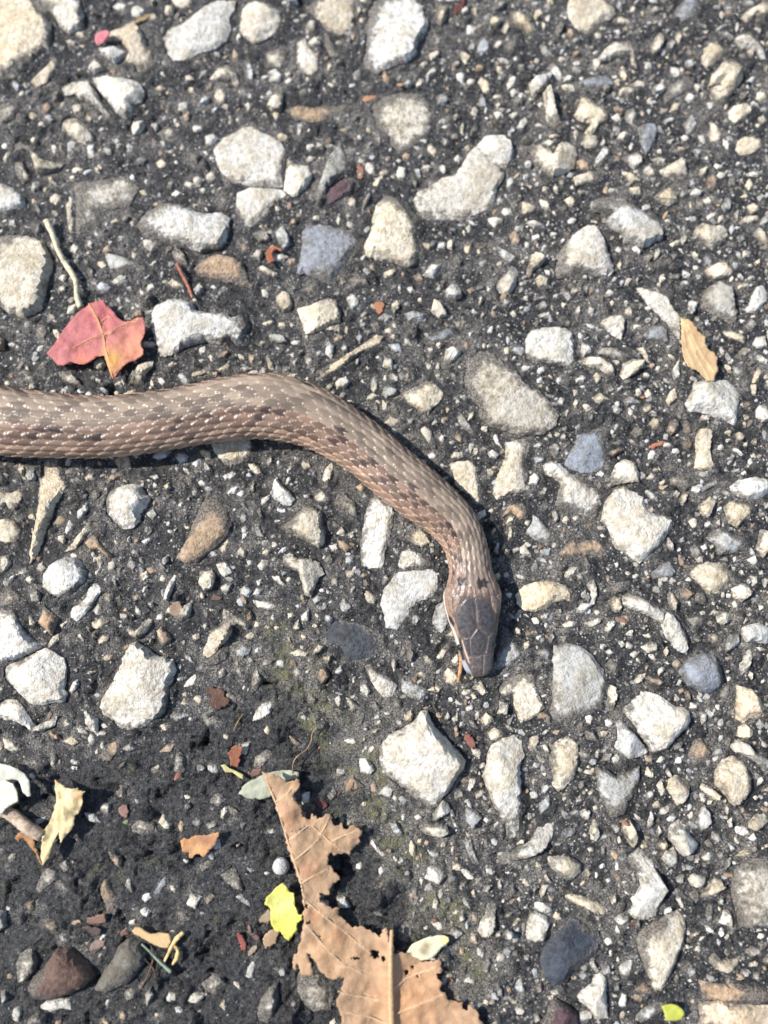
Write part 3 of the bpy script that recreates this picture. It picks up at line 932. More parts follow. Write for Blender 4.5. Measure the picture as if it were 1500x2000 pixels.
'F3': '''w3 37,60 42,55 47,52 49,47 53,46 56,50 56,62 57,73 50,74 47,68 42,64
p3 20,70 22,62 26,61 32,65 38,70 40,78 18,78
w1 62,62 65,57 67,58 67,65 62,65
w1 63,42 66,39 72,37 71,43 69,48 64,46
g1 70,74 76,67 84,62 92,61 92,64 84,70 76,74
c2 114,36 118,32 123,37 130,38 134,36 132,41 126,45 119,43 115,39
o2 110,63 120,63 135,65 155,65 155,80 108,80
n1 110,50 120,52 135,52 150,55 150,62 130,62 112,60
c1 134,32 140,29 147,33 141,36
c2 147,36 152,34 152,40 147,39
w1 12,68 15,66 17,72 14,74
w1 22,56 29,54 29,57 24,58
w1 20,59 24,58 24,61 20,61
n1 14,53 17,51 18,56 15,57
g1 52,40 56,37 58,44 54,46
g1 60,52 63,51 63,56 60,56
g1 1,50 5,47 8,56 11,62 7,60 3,56'''}

M_STONE, M_GROUND, M_GRAIN, M_SNAKE = mat_stone(), mat_ground(), mat_grain(), mat_snake()
M_LEAF, M_PETAL, M_TWIG, M_EYE = mat_leaf(), mat_leaf('petal', 0.35, 0.5, False), mat_twig(), mat_eye()
rng = np.random.default_rng(11)

# ---------------------------------------------------------------- the snake's course (photo pixels: centre x, y, half width)
COURSE = [(0, 820, 69), (100, 828, 65), (200, 831, 62), (300, 820, 61), (375, 807, 61), (450, 794, 64), (515, 790, 66),
          (575, 800, 64), (628, 820, 60), (672, 845, 57), (716, 875, 55), (768, 920, 55), (821, 962, 54), (860, 993, 50), (888, 1020, 47),
          (909, 1056, 43.5), (919, 1092, 42.5), (922, 1116, 43.5)]
TAIL = [(-1500, 1500, 3), (-1380, 1300, 12), (-1230, 1130, 24), (-1050, 1000, 36), (-830, 900, 48), (-600, 810, 58), (-380, 770, 66), (-180, 790, 70)]
ZREST = 0.85

# ---------------------------------------------------------------- stone polygons
TINT = {'w': (0.53, 0.505, 0.45), 'c': (0.53, 0.47, 0.365), 'g': (0.39, 0.39, 0.37), 'b': (0.24, 0.26, 0.295), 'd': (0.045, 0.052, 0.066),
        'n': (0.38, 0.28, 0.19), 'p': (0.085, 0.05, 0.06), 'k': (0.46, 0.42, 0.345), 'o': (0.62, 0.50, 0.36), 'r': (0.12, 0.075, 0.062), 'G': (0.15, 0.135, 0.11)}
DIRT = {'w': .12, 'c': .18, 'g': .45, 'b': .45, 'd': .1, 'n': .5, 'p': .1, 'k': 1.0, 'o': .2, 'r': .25, 'G': .3}
HGT = {1: 0.6, 2: 1.2, 3: 1.9, 4: 2.8}
snake_px = [(x, y) for x, y, w in TAIL + COURSE] + [(925, 1162), (930, 1220), (936, 1290), (936, 1320)]

class Stone: pass
stones = []
for tile, txt in STONES.items():
    for line in txt.strip().split('\n'):
        f = line.split()
        s = Stone(); s.code, s.h = f[0][0], HGT[int(f[0][1])]
        s.px = np.array(tp(tile, [tuple(map(float, q.split(','))) for q in f[1:]], 1.0))
        s.h *= rng.uniform(0.85, 1.15)
        c = s.px.mean(0)
        if segdist(s.px[:, 0], s.px[:, 1], snake_px, False).min() < 62 or segdist(c[:1], c[1:], snake_px, False)[0] < 62:
            s.h = min(s.h, 0.62)
        s.poly = unp(s.px[:, 0], s.px[:, 1], s.h * 0.7)
        x, y = s.poly[:, 0], s.poly[:, 1]
        a = 0.5 * np.sum(x * np.roll(y, -1) - np.roll(x, -1) * y)
        if a < 0: s.poly = s.poly[::-1]
        e1 = s.poly - np.roll(s.poly, 1, 0); e2 = np.roll(s.poly, -1, 0) - s.poly
        nn = np.stack([(e1 + e2)[:, 1], -(e1 + e2)[:, 0]], -1); nn /= np.hypot(nn[:, 0], nn[:, 1])[:, None] + 1e-9
        s.poly = s.poly + nn * min(0.14, 0.03 * math.sqrt(abs(a)))
        s.area = abs(a); s.c = s.poly.mean(0); s.framed = True
        stones.append(s)
# more aggregate just outside the frame, so the ground carries on
def blob(cx, cy, r, n, seed, elong=1.0):
    g = np.random.default_rng(seed)
    a = np.sort(np.linspace(0, 2 * math.pi, n, endpoint=False) + g.uniform(-0.25, 0.25, n))
    rr = r * g.uniform(0.65, 1.2, n); th = g.uniform(0, math.pi)
    x, y = rr * np.cos(a) * elong, rr * np.sin(a) / elong
    return np.stack([cx + x * math.cos(th) - y * math.sin(th), cy + x * math.sin(th) + y * math.cos(th)], -1)
FRAME = np.array([unp(0, 0), unp(1500, 0), unp(1500, 2000), unp(0, 2000)])
placed = []
for i in range(2600):
    x, y = rng.uniform(-78, 78), rng.uniform(-95, 102)
    r = float(np.clip(rng.lognormal(0.35, 0.6), 0.6, 5.0))
    px, py = proj(x, y, 0)
    if -40 - r * 14 < px < 1540 + r * 14 and -40 - r * 14 < py < 2040 + r * 14: continue
    if any((x - q[0]) ** 2 + (y - q[1]) ** 2 < (r + q[2]) ** 2 * 1.15 for q in placed): continue
    if len(placed) > 420: break
    placed.append((x, y, r))
    s = Stone(); s.code = 'wwcccgknb'[int(rng.integers(9))]; s.h = 0.3 + min(r, 3.5) * 0.38 * rng.uniform(0.6, 1.3)
    s.poly = blob(x, y, r, int(rng.integers(6, 10)), i, rng.uniform(1.0, 1.35)); s.c = s.poly.mean(0)
    if segdist(np.array([px]), np.array([py]), snake_px, False)[0] < 70 + r * 14: s.h = min(s.h, 0.6)
    s.area = math.pi * r * r; s.framed = False
    stones.append(s)

# ---------------------------------------------------------------- ground relief on a raster
DX = 0.25
GX0, GX1, GY0, GY1 = -80.0, 80.0, -98.0, 104.0
gx = np.arange(GX0, GX1 + 1e-6, DX); gy = np.arange(GY0, GY1 + 1e-6, DX)
X, Y = np.meshgrid(gx, gy)
PXG, PYG = proj(X, Y, 0.0 * X)
HOLLOW = [(-900, 1450), (150, 1450), (330, 1430), (430, 1330), (520, 1255), (590, 1320), (650, 1420), (720, 1560), (800, 1720), (860, 1850), (960, 2100), (1100, 2900), (-900, 2900)]
hin = pip(PXG, PYG, HOLLOW); hd = segdist(PXG, PYG, HOLLOW)
HOL = sstep(-15, 60, np.where(hin, hd, -hd) + 75 * fbm(X / 7, Y / 7, 3, 5))
H = 0.95 * fbm(X / 7.0, Y / 7.0, 3, 1) + 0.75 * fbm(X / 2.2, Y / 2.2, 3, 2) + 0.32 * fbm(X / 0.8, Y / 0.8, 2, 3)
H += -0.22 * np.abs(fbm(X / 3.5, Y / 3.5, 2, 9))
H = H * (1 + 0.5 * HOL) + HOL * (-0.5 + 1.3 * fbm(X / 7, Y / 7, 2, 21) + 0.8 * fbm(X / 3.0, Y / 3.0, 2, 22))
def lumps(n, r0, r1, hgt, seed, mask=None):
    g = np.random.default_rng(seed)
    for i in range(n):
        x, y = g.uniform(GX0 + 3, GX1 - 3), g.uniform(GY0 + 3, GY1 - 3); r = r0 * (r1 / r0) ** g.random() ** 1.5
        if mask is not None and g.random() > mask[int((y - GY0) / DX), int((x - GX0) / DX)]: continue
        i0, i1 = max(int((x - r * 1.5 - GX0) / DX), 0), int((x + r * 1.5 - GX0) / DX) + 2; j0, j1 = max(int((y - r * 1.5 - GY0) / DX), 0), int((y + r * 1.5 - GY0) / DX) + 2
        a = g.uniform(0, math.pi); e = g.uniform(0.65, 1.0)
        dx, dy = X[j0:j1, i0:i1] - x, Y[j0:j1, i0:i1] - y
        u, v = (dx * math.cos(a) + dy * math.sin(a)) / (r * 1.2), (-dx * math.sin(a) + dy * math.cos(a)) / (r * e)
        q = np.maximum(1 - u * u - v * v, 0)
        H[j0:j1, i0:i1] += hgt * r * g.uniform(0.3, 1.0) * np.sqrt(q) * sstep(0, 0.25, q) 
lumps(9000, 0.35, 1.5, 0.5, 71)
lumps(800, 1.2, 3.8, 0.42, 72, HOL)
CRACKS = [[(268, 1425), (280, 1450), (294, 1466), (308, 1482)], [(466, 1325), (462, 1355), (455, 1385), (450, 1420), (440, 1450)],
          [(526, 1380), (530, 1400), (528, 1412)], [(500, 1605), (492, 1630), (488, 1648), (481, 1668)]]
for ck in CRACKS:
    d = segdist(PXG + 14 * fbm(X / 2.2, Y / 2.2, 2, 31), PYG + 14 * fbm(X / 2.2, Y / 2.2, 2, 32), ck, False)
    H -= 0.9 * np.exp(-(d / 2.9) ** 2)
HS = H.copy()                     # ground with the stone tops, for resting things on
OUT = np.full(X.shape, 9.0)       # distance outside the nearest stone
def seat(s):
    x0, y0 = s.poly.min(0) - 1.6; x1, y1 = s.poly.max(0) + 1.6
    i0, i1 = max(int((x0 - GX0) / DX), 0), min(int((x1 - GX0) / DX) + 2, len(gx))
    j0, j1 = max(int((y0 - GY0) / DX), 0), min(int((y1 - GY0) / DX) + 2, len(gy))
    if i1 <= i0 or j1 <= j0: s.z0, s.dir = 0.0, 0.0; return
    xs, ys = X[j0:j1, i0:i1], Y[j0:j1, i0:i1]
    ins = pip(xs, ys, s.poly); d = segdist(xs, ys, s.poly)
    sd = np.where(ins, -d, d)
    big = min(1.0, s.h / 1.2)
    hh = H[j0:j1, i0:i1]
    # the binder climbs a little against the stones and is left low under them
    s.z0 = float(np.clip(hh[ins].mean() if ins.any() else hh.mean(), -0.9, 0.35))
    _g = np.random.default_rng(int(abs(s.c[0] * 977 + s.c[1] * 131) * 10) % 100000)
    s.dir = _g.uniform(0, 2 * math.pi); sz = math.sqrt(s.area)
    bury = sstep(-0.35, 0.45, ((xs - s.c[0]) * math.cos(s.dir) + (ys - s.c[1]) * math.sin(s.dir)) / sz)
    rise = (s.z0 + (0.08 + 0.42 * bury) * s.h) * np.exp(-(np.maximum(sd, 0) / (0.35 + 0.5 * bury)) ** 2)
    hh = hh - 0.55 * (1 - bury) * min(s.h, 1.5) * np.exp(-(np.maximum(sd - 0.1, 0) / 0.5) ** 2)
    H[j0:j1, i0:i1] = np.where(sd > -0.25, np.maximum(hh, np.minimum(rise, hh + 0.7)), np.minimum(hh, s.z0 - 0.25 - 0.9 * big * sstep(0.2, 0.8, -sd)))
    HS[j0:j1, i0:i1] = np.where(ins, np.maximum(HS[j0:j1, i0:i1], s.z0 + s.h * sstep(-0.2, 0.8, d)), HS[j0:j1, i0:i1])
    OUT[j0:j1, i0:i1] = np.minimum(OUT[j0:j1, i0:i1], np.where(ins, 0, d))

for s in stones: seat(s)
# chips between the traced stones, half sunk in the binder
gap = []
g_ = np.random.default_rng(77)
for i in range(26000):
    px, py = g_.uniform(-30, 1530), g_.uniform(-30, 2030)
    x, y = unp(px, py, 0.3); r = float(np.clip(g_.lognormal(-0.35, 0.5), 0.3, 2.4))
    ix, iy = int((x - GX0) / DX), int((y - GY0) / DX)
    if OUT[iy, ix] < r * 0.95 + 0.05: continue
    if g_.random() > (0.55 + 0.45 * sstep(650, 1200, px)) * (1 - 0.88 * HOL[iy, ix]): continue
    if len(gap) > 2100: break
    s = Stone(); s.code = 'wwwwcccggkkgn'[int(g_.integers(13))]; s.h = r * g_.uniform(0.35, 0.9)
    s.poly = blob(x, y, r, int(g_.integers(4, 7)), 7000 + i, g_.uniform(1.0, 1.5)); s.c = s.poly.mean(0)
    if segdist(np.array([px]), np.array([py]), snake_px, False)[0] < 75: s.h = min(s.h, 0.4)
    s.area = math.pi * r * r; s.framed = True; s.fill = True
    seat(s); gap.append(s)
stones += gap

def hsample(x, y, F):
    fx = np.clip((np.asarray(x, float) - GX0) / DX, 0, len(gx) - 1.001); fy = np.clip((np.asarray(y, float) - GY0) / DX, 0, len(gy) - 1.001)
    i = fx.astype(int); j = fy.astype(int); u = fx - i; v = fy - j
    return (F[j, i] * (1 - u) + F[j, i + 1] * u) * (1 - v) + (F[j + 1, i] * (1 - u) + F[j + 1, i + 1] * u) * v

# ground sheet: the raster plus ever wider rows out to three metres
ext = DX * np.cumsum(1.22 ** np.arange(1, 42)); ext = ext[ext < 3000]
fx_ = np.concatenate([GX0 - ext[::-1], gx, GX1 + ext]); fy_ = np.concatenate([GY0 - ext[::-1], gy, GY1 + ext])
GXX, GYY = np.meshgrid(fx_, fy_)
ne = len(ext)
ZZ = 0.6 * fbm(GXX / 9, GYY / 9, 3, 1)
dust = np.zeros(GXX.shape) + 0.35; moss = np.zeros(GXX.shape)
ZZ[ne:ne + len(gy), ne:ne + len(gx)] = H
MOSSL = [(515, 1245), (560, 1290), (610, 1370), (640, 1420), (690, 1480), (730, 1540), (790, 1660), (850, 1760), (890, 1830), (920, 1880)]
md = segdist(PXG, PYG, MOSSL, False)
mossc = 1.2 * np.exp(-(md / 42) ** 2) * sstep(-0.25, 0.35, fbm(X / 3.2, Y / 3.2, 3, 41)) + 0.5 * HOL * sstep(0.25, 0.6, fbm(X / 4, Y / 4, 3, 43))
dustc = 0.30 + 0.45 * np.exp(-(OUT / 0.8) ** 2) * sstep(-0.3, 0.3, fbm(X / 3, Y / 3, 2, 53)) + 0.45 * fbm(X / 9, Y / 9, 3, 51) - 0.22 * HOL + 0.5 * np.exp(-(md / 60) ** 2)
dust[ne:ne + len(gy), ne:ne + len(gx)] = dustc; moss[ne:ne + len(gy), ne:ne + len(gx)] = mossc
nx, ny = len(fx_), len(fy_)
V = np.stack([GXX, GYY, ZZ], -1).reshape(-1, 3) / 1000
ii = (np.arange(ny - 1)[:, None] * nx + np.arange(nx - 1)[None, :]).ravel()
Q = np.stack([ii, ii + 1, ii + nx + 1, ii + nx], -1).astype(np.int32)
me = bpy.data.meshes.new('asphalt_ground')
me.vertices.add(len(V)); me.vertices.foreach_set('co', V.astype(np.float32).ravel())
me.loops.add(Q.size); me.loops.foreach_set('vertex_index', Q.ravel())
me.polygons.add(len(Q)); me.polygons.foreach_set('loop_start', np.arange(0, Q.size, 4, dtype=np.int32))
me.update(calc_edges=True)
me.polygons.foreach_set('use_smooth', np.ones(len(Q), bool))
hollow = np.zeros(GXX.shape); hollow[ne:ne + len(gy), ne:ne + len(gx)] = HOL
far = np.ones(GXX.shape); far[ne + 4:ne + len(gy) - 4, ne + 4:ne + len(gx) - 4] = 0
for k, a in (('dust', dust), ('moss', moss), ('far', far), ('hollow', hollow)):
    me.attributes.new(k, 'FLOAT', 'POINT').data.foreach_set('value', a.astype(np.float32).ravel())
me.materials.append(M_GROUND); me.validate()
ground = bpy.data.objects.new('asphalt_ground', me); COL.objects.link(ground)
tag(ground, 'worn dark asphalt with pale limestone aggregate showing through', kind='structure')

# ---------------------------------------------------------------- stones as meshes
def refine(poly, step, jit, g):
    out = []
    n = len(poly)
    for i in range(n):
        a, b = poly[i], poly[(i + 1) % n]
        L = np.hypot(*(b - a)); k = max(1, int(round(L / step)))
        nrm = np.array([-(b - a)[1], (b - a)[0]]) / max(L, 1e-6)
        off = g.normal(0, 1, k) * jit * step
        for q in range(k):
            t = q / k
            p = a + (b - a) * t
            if q: p = p + nrm * off[q]
            elif jit: p = p + g.normal(0, 0.08 * step, 2)
            out.append(p)
    return np.array(out)

def cdt(poly, step, g, margin=0.45, extra=None):
    lo, hi = poly.min(0), poly.max(0)
    nx_, ny_ = int((hi[0] - lo[0]) / step) + 2, int((hi[1] - lo[1]) / (step * 0.87)) + 2
    a, b = np.meshgrid(np.arange(nx_), np.arange(ny_))
    x = lo[0] + (a + 0.5 * (b % 2)) * step + g.uniform(-0.22, 0.22, a.shape) * step
    y = lo[1] + b * step * 0.87 + g.uniform(-0.22, 0.22, a.shape) * step
    ok = pip(x, y, poly)
    if ok.any():
        xi, yi = x[ok], y[ok]
        m = segdist(xi, yi, poly) > margin * step
        inner = np.stack([xi[m], yi[m]], -1)
    else: inner = np.zeros((0, 2))
    pts = [Vector(p) for p in poly] + [Vector(p) for p in inner]
    r = geometry.delaunay_2d_cdt(pts, [], [list(range(len(poly)))], 1, 1e-5)
    return np.array([(p[0], p[1]) for p in r[0]]), [tuple(f) for f in r[2]]

def border(faces):
    cnt = {}
    for f in faces:
        for i in range(len(f)):
            a, b = f[i], f[(i + 1) % len(f)]
            cnt[(a, b)] = 1
    return [(a, b) for (a, b) in cnt if (b, a) not in cnt]

def build_stone(s, idx):
    g = np.random.default_rng(1000 + idx)
    size = math.sqrt(s.area)
    step = float(np.clip(size / 13, 0.2, 0.55)) if s.framed else float(np.clip(size / 7, 0.4, 0.9))
    poly = refine(s.poly, max(step * 0.8, 0.16), 0.16, g)
    v, f = cdt(poly, step, g)
    if len(f) < 2: return None
    d = segdist(v[:, 0], v[:, 1], poly)
    dm = max(d.max(), 1e-3)
    w = np.clip(dm * g.uniform(0.22, 0.6), 0.12, 1.1)
    t = np.clip(d / w, 0, 1)
    rounded = s.code in 'rG' or (s.code == 'n' and g.random() < .5)
    if rounded: w = dm; t = np.clip(d / w, 0, 1)
    pr = np.sqrt(np.maximum(1 - (1 - t) ** 2, 0)) if (rounded or g.random() < .25) else 1 - (1 - t) ** g.uniform(1.0, 1.5)
    z = 0.25 + 0.75 * pr
    rel = (v - s.c) / max(size, 0.1)
    bd_ = np.array([math.cos(s.dir), math.sin(s.dir)])
    tl = (g.normal(0, 0.26, 2) - bd_ * g.uniform(0.1, 0.5)) * (0.4 if rounded else 1)
    z = z + (rel @ tl) * sstep(0, 0.5, t)
    for _ in range(0 if rounded else 4):                                  # broken facets
        a = g.uniform(0, 2 * math.pi); k = g.uniform(0.5, 1.6)
        z = np.minimum(z, 1.0 + k * (g.uniform(0.0, 0.3) - rel @ np.array([math.cos(a), math.sin(a)])))
    z = np.maximum(z, 0.1) + 0.10 * fbm(v[:, 0] / 1.1 + idx, v[:, 1] / 1.1, 2, 7) * (0.3 if rounded else 1) * sstep(0, .3, t) / max(s.h, 0.6)
    Z = s.z0 + s.h * z
    n = len(v)
    bd = border(f)
    bi = sorted({a for a, b in bd}); mp = {a: n + q for q, a in enumerate(bi)}
    low = v[bi] + (v[bi] - s.c) * 0.03
    verts = np.concatenate([np.c_[v, Z], np.c_[low, np.full(len(bi), s.z0 - 0.9)]])
    faces = list(f) + [(b, a, mp[a], mp[b]) for a, b in bd]
    edge = np.concatenate([np.clip(d / (0.9 + 0.05 * size) - g.uniform(0.5, 1.9) * sstep(-0.25, 0.75, rel @ bd_), -0.6, 1), np.full(len(bi), -0.6)])
    tint = np.array(TINT[s.code]) * g.uniform(0.86, 1.08) * (1 + g.normal(0, 0.02) * np.array([1, 0, -1.5]))
    return verts, faces, np.tile(tint, (len(verts), 1)), edge, np.full(len(verts), np.clip(DIRT[s.code] + g.normal(0, .13) - (0.2 if hasattr(s, 'fill') else 0), -0.1, 1.1))

order = sorted(range(len(stones)), key=lambda i: -(stones[i].area if stones[i].framed and not hasattr(stones[i], 'fill') else 0))
rest = []
for rank, i in enumerate(order):
    s = stones[i]
    r = build_stone(s, i)
    if r is None: continue
    if rank < 298:
        ob = make_mesh('stone', r[0], r[1], M_STONE, True, r[2], {'edge': r[3], 'dirt': r[4]}, origin=(s.c[0], s.c[1], s.z0)); ob.data.set_sharp_from_angle(angle=math.radians(24))
        parent(ob, ground)
    else: rest.append(r)
def join(parts):
    vs, fs, cs, es, ds, o = [], [], [], [], [], 0
    for v, f, c, e, d in parts:
        vs.append(v); cs.append(c); es.append(e); ds.append(d)
        fs += [tuple(q + o for q in p) for p in f]; o += len(v)
    return np.concatenate(vs), fs, np.concatenate(cs), {'edge': np.concatenate(es), 'dirt': np.concatenate(ds)}
v, f, c, at = join(rest)
ob = make_mesh('small_stones', v, f, M_STONE, True, c, at); ob.data.set_sharp_from_angle(angle=math.radians(24)); parent(ob, ground); ob['kind'] = 'stuff'

# ---------------------------------------------------------------- mineral grit between the stones (too many to count)
def grit(name, n, r0, r1, seed, sides, sink):
    g = np.random.default_rng(seed)
    x = g.uniform(-68, 68, n * 3); y = g.uniform(-86, 92, n * 3)
    px, py = proj(x, y, 0 * x)
    dens = (0.30 + 0.55 * sstep(700, 1150, px)) * (1 - 0.90 * hsample(x, y, HOL)) * (0.35 + 0.9 * sstep(-0.3, 0.4, fbm(x / 8, y / 8, 2, seed)))
    ok = (g.random(len(x)) < dens) & (hsample(x, y, OUT) > 0.15)
    x, y = x[ok][:n], y[ok][:n]; n = len(x)
    r = r0 * (r1 / r0) ** (g.random(n) ** 1.7)
    z = hsample(x, y, H)
    ns = sides
    a = np.linspace(0, 2 * math.pi, ns, endpoint=False)
    rr = g.uniform(0.6, 1.25, (n, ns)); el = g.uniform(0.7, 1.45, n)[:, None]; th = g.uniform(0, 6.3, n)[:, None]
    bx, by = r[:, None] * rr * np.cos(a) * el, r[:, None] * rr * np.sin(a) / el
    ox, oy = bx * np.cos(th) - by * np.sin(th), bx * np.sin(th) + by * np.cos(th)
    rings = []
    hgt = r * g.uniform(0.45, 1.0, n)
    for sc, zz in ((0.9, -0.9), (1.0, 0.15), (0.62, 0.85)):
        jz = g.normal(0, 0.13, (n, ns))
        rings.append(np.stack([x[:, None] + ox * sc, y[:, None] + oy * sc, z[:, None] + (hgt[:, None] * (zz + jz)) - sink * r[:, None]], -1))
    top = np.stack([x + g.normal(0, .1, n) * r, y + g.normal(0, .1, n) * r, z + hgt * 0.95 - sink * r], -1)[:, None]
    P = np.concatenate(rings + [top], 1)                    # n, 3*ns+1, 3
    F = []
    for k in range(2):
        for q in range(ns): F.append((k * ns + q, k * ns + (q + 1) % ns, (k + 1) * ns + (q + 1) % ns, (k + 1) * ns + q))
    T = [(2 * ns + q, 2 * ns + (q + 1) % ns, 3 * ns) for q in range(ns)]
    nv = 3 * ns + 1
    F = [tuple(int(q) + i * nv for q in p) for i in range(n) for p in F + T]
    pal = np.array([TINT['w'], TINT['w'], TINT['c'], TINT['g'], TINT['g'], TINT['n'], TINT['k'], (0.5, 0.5, 0.5)])
    c = pal[g.integers(0, len(pal), n)] * g.uniform(0.3, 1.0, n)[:, None]
    ob = make_mesh(name, P.reshape(-1, 3), F, M_GRAIN, False, np.repeat(c, nv, 0))
    parent(ob, ground); ob['kind'] = 'stuff'
grit('grit', 6500, 0.15, 0.7, 3, 6, 0.3)
grit('sand', 14000, 0.06, 0.2, 4, 4, 0.1)

# ---------------------------------------------------------------- the snake: one continuous scaled mesh
def catmull(P, n=40):
    P = np.asarray(P, float); Q = np.vstack([2 * P[0] - P[1], P, 2 * P[-1] - P[-2]]); out = []
    for i in range(1, len(Q) - 2):
        t = np.linspace(0, 1, n, endpoint=False)[:, None]
        p0, p1, p2, p3 = Q[i - 1], Q[i], Q[i + 1], Q[i + 2]
        out.append(0.5 * (2 * p1 + (p2 - p0) * t + (2 * p0 - 5 * p1 + 4 * p2 - p3) * t ** 2 + (3 * p1 - p0 - 3 * p2 + p3) * t ** 3))
    return np.vstack(out + [Q[-2:-1]])
#            px,   py,  half width, half height / half width
HEADC = [(923.5, 1135, 49, .84), (924.5, 1150, 55.5, .76), (925, 1164, 58.5, .71), (926, 1180, 57.5, .69), (928, 1205, 52.5, .71), (930.5, 1228, 46.5, .74), (932.5, 1250, 41, .76),
         (934.5, 1270, 36.5, .75), (936.5, 1288, 33, .72), (938, 1302, 30, .68), (938.5, 1312, 26, .64), (938.5, 1319, 19.5, .62), (938, 1323.5, 11, .6), (938, 1325.5, 2, .6)]
ctrl = [(x, y, w, .88) for x, y, w in TAIL + COURSE] + HEADC
cc = catmull(np.array([[a, b, w, r] for a, b, w, r in ctrl], float), 40)
xy = unp(cc[:, 0], cc[:, 1], 4.5)
mmpx = np.hypot(*(unp(cc[:, 0] + 0.5, cc[:, 1], 4.5) - unp(cc[:, 0] - 0.5, cc[:, 1], 4.5)).T)
hw = np.maximum(cc[:, 2], 1.0) * mmpx * 0.975
sl = np.concatenate([[0], np.cumsum(np.hypot(*np.diff(xy, axis=0).T))])
x0_frame = np.interp(-60, cc[:, 0][: len(TAIL) * 40 + 100], sl[: len(TAIL) * 40 + 100])
head_s = np.interp(1140, cc[-len(HEADC) * 40 - 5:, 1], sl[-len(HEADC) * 40 - 5:])
S = np.concatenate([np.arange(0, x0_frame, 0.3), np.arange(x0_frame, head_s, 0.125), np.arange(head_s, sl[-1], 0.09), [sl[-1]]])
cx = np.interp(S, sl, xy[:, 0]); cy = np.interp(S, sl, xy[:, 1]); W = np.interp(S, sl, hw); R = np.interp(S, sl, cc[:, 3])
ppx = np.interp(S, sl, cc[:, 0]); ppy = np.interp(S, sl, cc[:, 1])
k_ = np.hanning(9); k_ /= k_.sum()
def smooth(a): return np.convolve(np.pad(a, 4, mode='edge'), k_, 'valid')
tx, ty = smooth(np.gradient(cx, S)), smooth(np.gradient(cy, S)); tn = np.hypot(tx, ty); tx, ty = tx / tn, ty / tn
# across-head rows stay square to the head's own axis
NT_ = 168
th = np.linspace(-math.pi, math.pi, NT_, endpoint=False)[None, :]
headmix = sstep(head_s - 3.0, head_s + 3.0, S)
roll = np.radians(22 - 13 * sstep(1000, 1120, ppy) * sstep(600, 800, ppx))[:, None]     # the back leans away from the viewer's side
psi = th - roll
psi = (psi + math.pi) % (2 * math.pi) - math.pi
hh = W * R
pw = 1.0 - 0.18 * headmix[:, None]
ex = np.sign(np.sin(th)) * np.abs(np.sin(th)) ** pw
ez = np.where(np.cos(th) > 0, np.cos(th), 0.72 * np.cos(th))
ez = np.sign(ez) * np.abs(ez) ** (1.0 - 0.12 * headmix[:, None])
zc = ZREST + 0.72 * hh + 0.15 * np.sin(S / 9.0)
zc = zc + 0.05 * headmix
# scales
U = np.concatenate([[0], np.cumsum(np.diff(S) / (0.47 * np.maximum(W[1:], 1.2)))])[:, None]
Rr = psi / math.radians(256 / 19.0)
best = np.full(psi.shape, -9.0); marg = np.full(psi.shape, 9.0); bid = np.zeros(psi.shape); bj = np.zeros(psi.shape); bk = np.zeros(psi.shape); side = np.zeros(psi.shape)
j0 = np.floor(Rr)
for dj in (-1, 0, 1, 2):
    J = j0 + dj
    off = 0.5 * (np.mod(J, 2))
    k0 = np.floor(U - off)
    for dk in (-1, 0, 1, 2):
        K = k0 + dk
        a = (K + off) - U; b = Rr - J
        amax = 0.66 - 1.5 * np.abs(b) ** 1.6
        hgt = 0.55 * (a + 0.5) + 0.42 * (1 - (b / 0.62) ** 2) + 0.16 * np.exp(-(b / 0.13) ** 2)
        ok = (a < amax) & (np.abs(b) < 0.72) & (np.abs(J) <= 9.5)
        up = ok & (hgt > best)
        best = np.where(up, hgt, best); marg = np.where(up, amax - a, marg); bj = np.where(up, J, bj); bk = np.where(up, K, bk); side = np.where(up, np.abs(b), side)
vent = best < -5
belly = np.clip((np.mod(U * 1.0, 1.0)), 0, 1) + 0 * psi
best = np.where(vent, 0.25 + 0.5 * belly, best)
amp = 0.062 * W[:, None]
# head plates, traced in the photograph (units of 1.5 px from (825, 1050))
PLATES = [('d', [(56, 80), (65, 79), (68, 90), (70, 106), (71, 116), (62, 129), (56, 131), (48, 125), (44, 113), (45, 100), (48, 89)]),
          ('d', [(68.5, 79), (76, 79), (86, 85), (92, 97), (93, 112), (91, 123), (85, 127), (78, 121), (73, 116), (71.5, 106), (70, 93)]),
          ('d', [(72, 118), (83, 128), (84, 135), (80, 151), (70, 155), (64, 153), (62, 140), (62, 132), (65, 127)]),
          ('d', [(52, 131), (61, 131), (61, 140), (63, 153), (59, 154), (54, 140)]),
          ('d', [(86, 129), (93, 124), (97, 128), (96.5, 144), (93, 152), (82, 151), (84.5, 142), (85.5, 135)]),
          ('b', [(62, 155), (70, 156), (78, 153), (78.5, 162), (78, 168), (64, 166), (60, 159)]),
          ('b', [(80, 153), (96, 152), (97, 160), (96, 169), (79.5, 168)]),
          ('b', [(64, 167.5), (78, 169), (77, 179), (70, 180), (64, 175)]),
          ('b', [(79.5, 169.5), (96, 170), (92, 178), (85, 181), (78.5, 179)]),
          ('t', [(42, 76), (47, 72), (51, 80), (47, 88), (43, 99), (40, 90)]),
          ('t', [(60, 65), (64, 64), (66, 77), (58, 78)]), ('t', [(66.5, 64), (69, 68), (72, 77), (67.5, 78)]),
          ('t', [(89, 76), (94, 76), (100, 85), (101, 94), (96, 99), (91, 90)]),
          ('t', [(31, 62), (40, 60), (43, 68), (40, 75), (34, 76), (30, 70)]), ('t', [(31, 78), (39, 78), (39, 90), (42, 100), (40, 104), (35, 95)]),
          ('t', [(77, 66), (86, 68), (88, 76), (80, 78)]), ('t', [(101, 70), (104, 78), (104, 92), (101, 84), (97, 77)])]
HP = [(c, [(825 + a * 1.5, 1050 + b * 1.5) for a, b in p]) for c, p in PLATES]
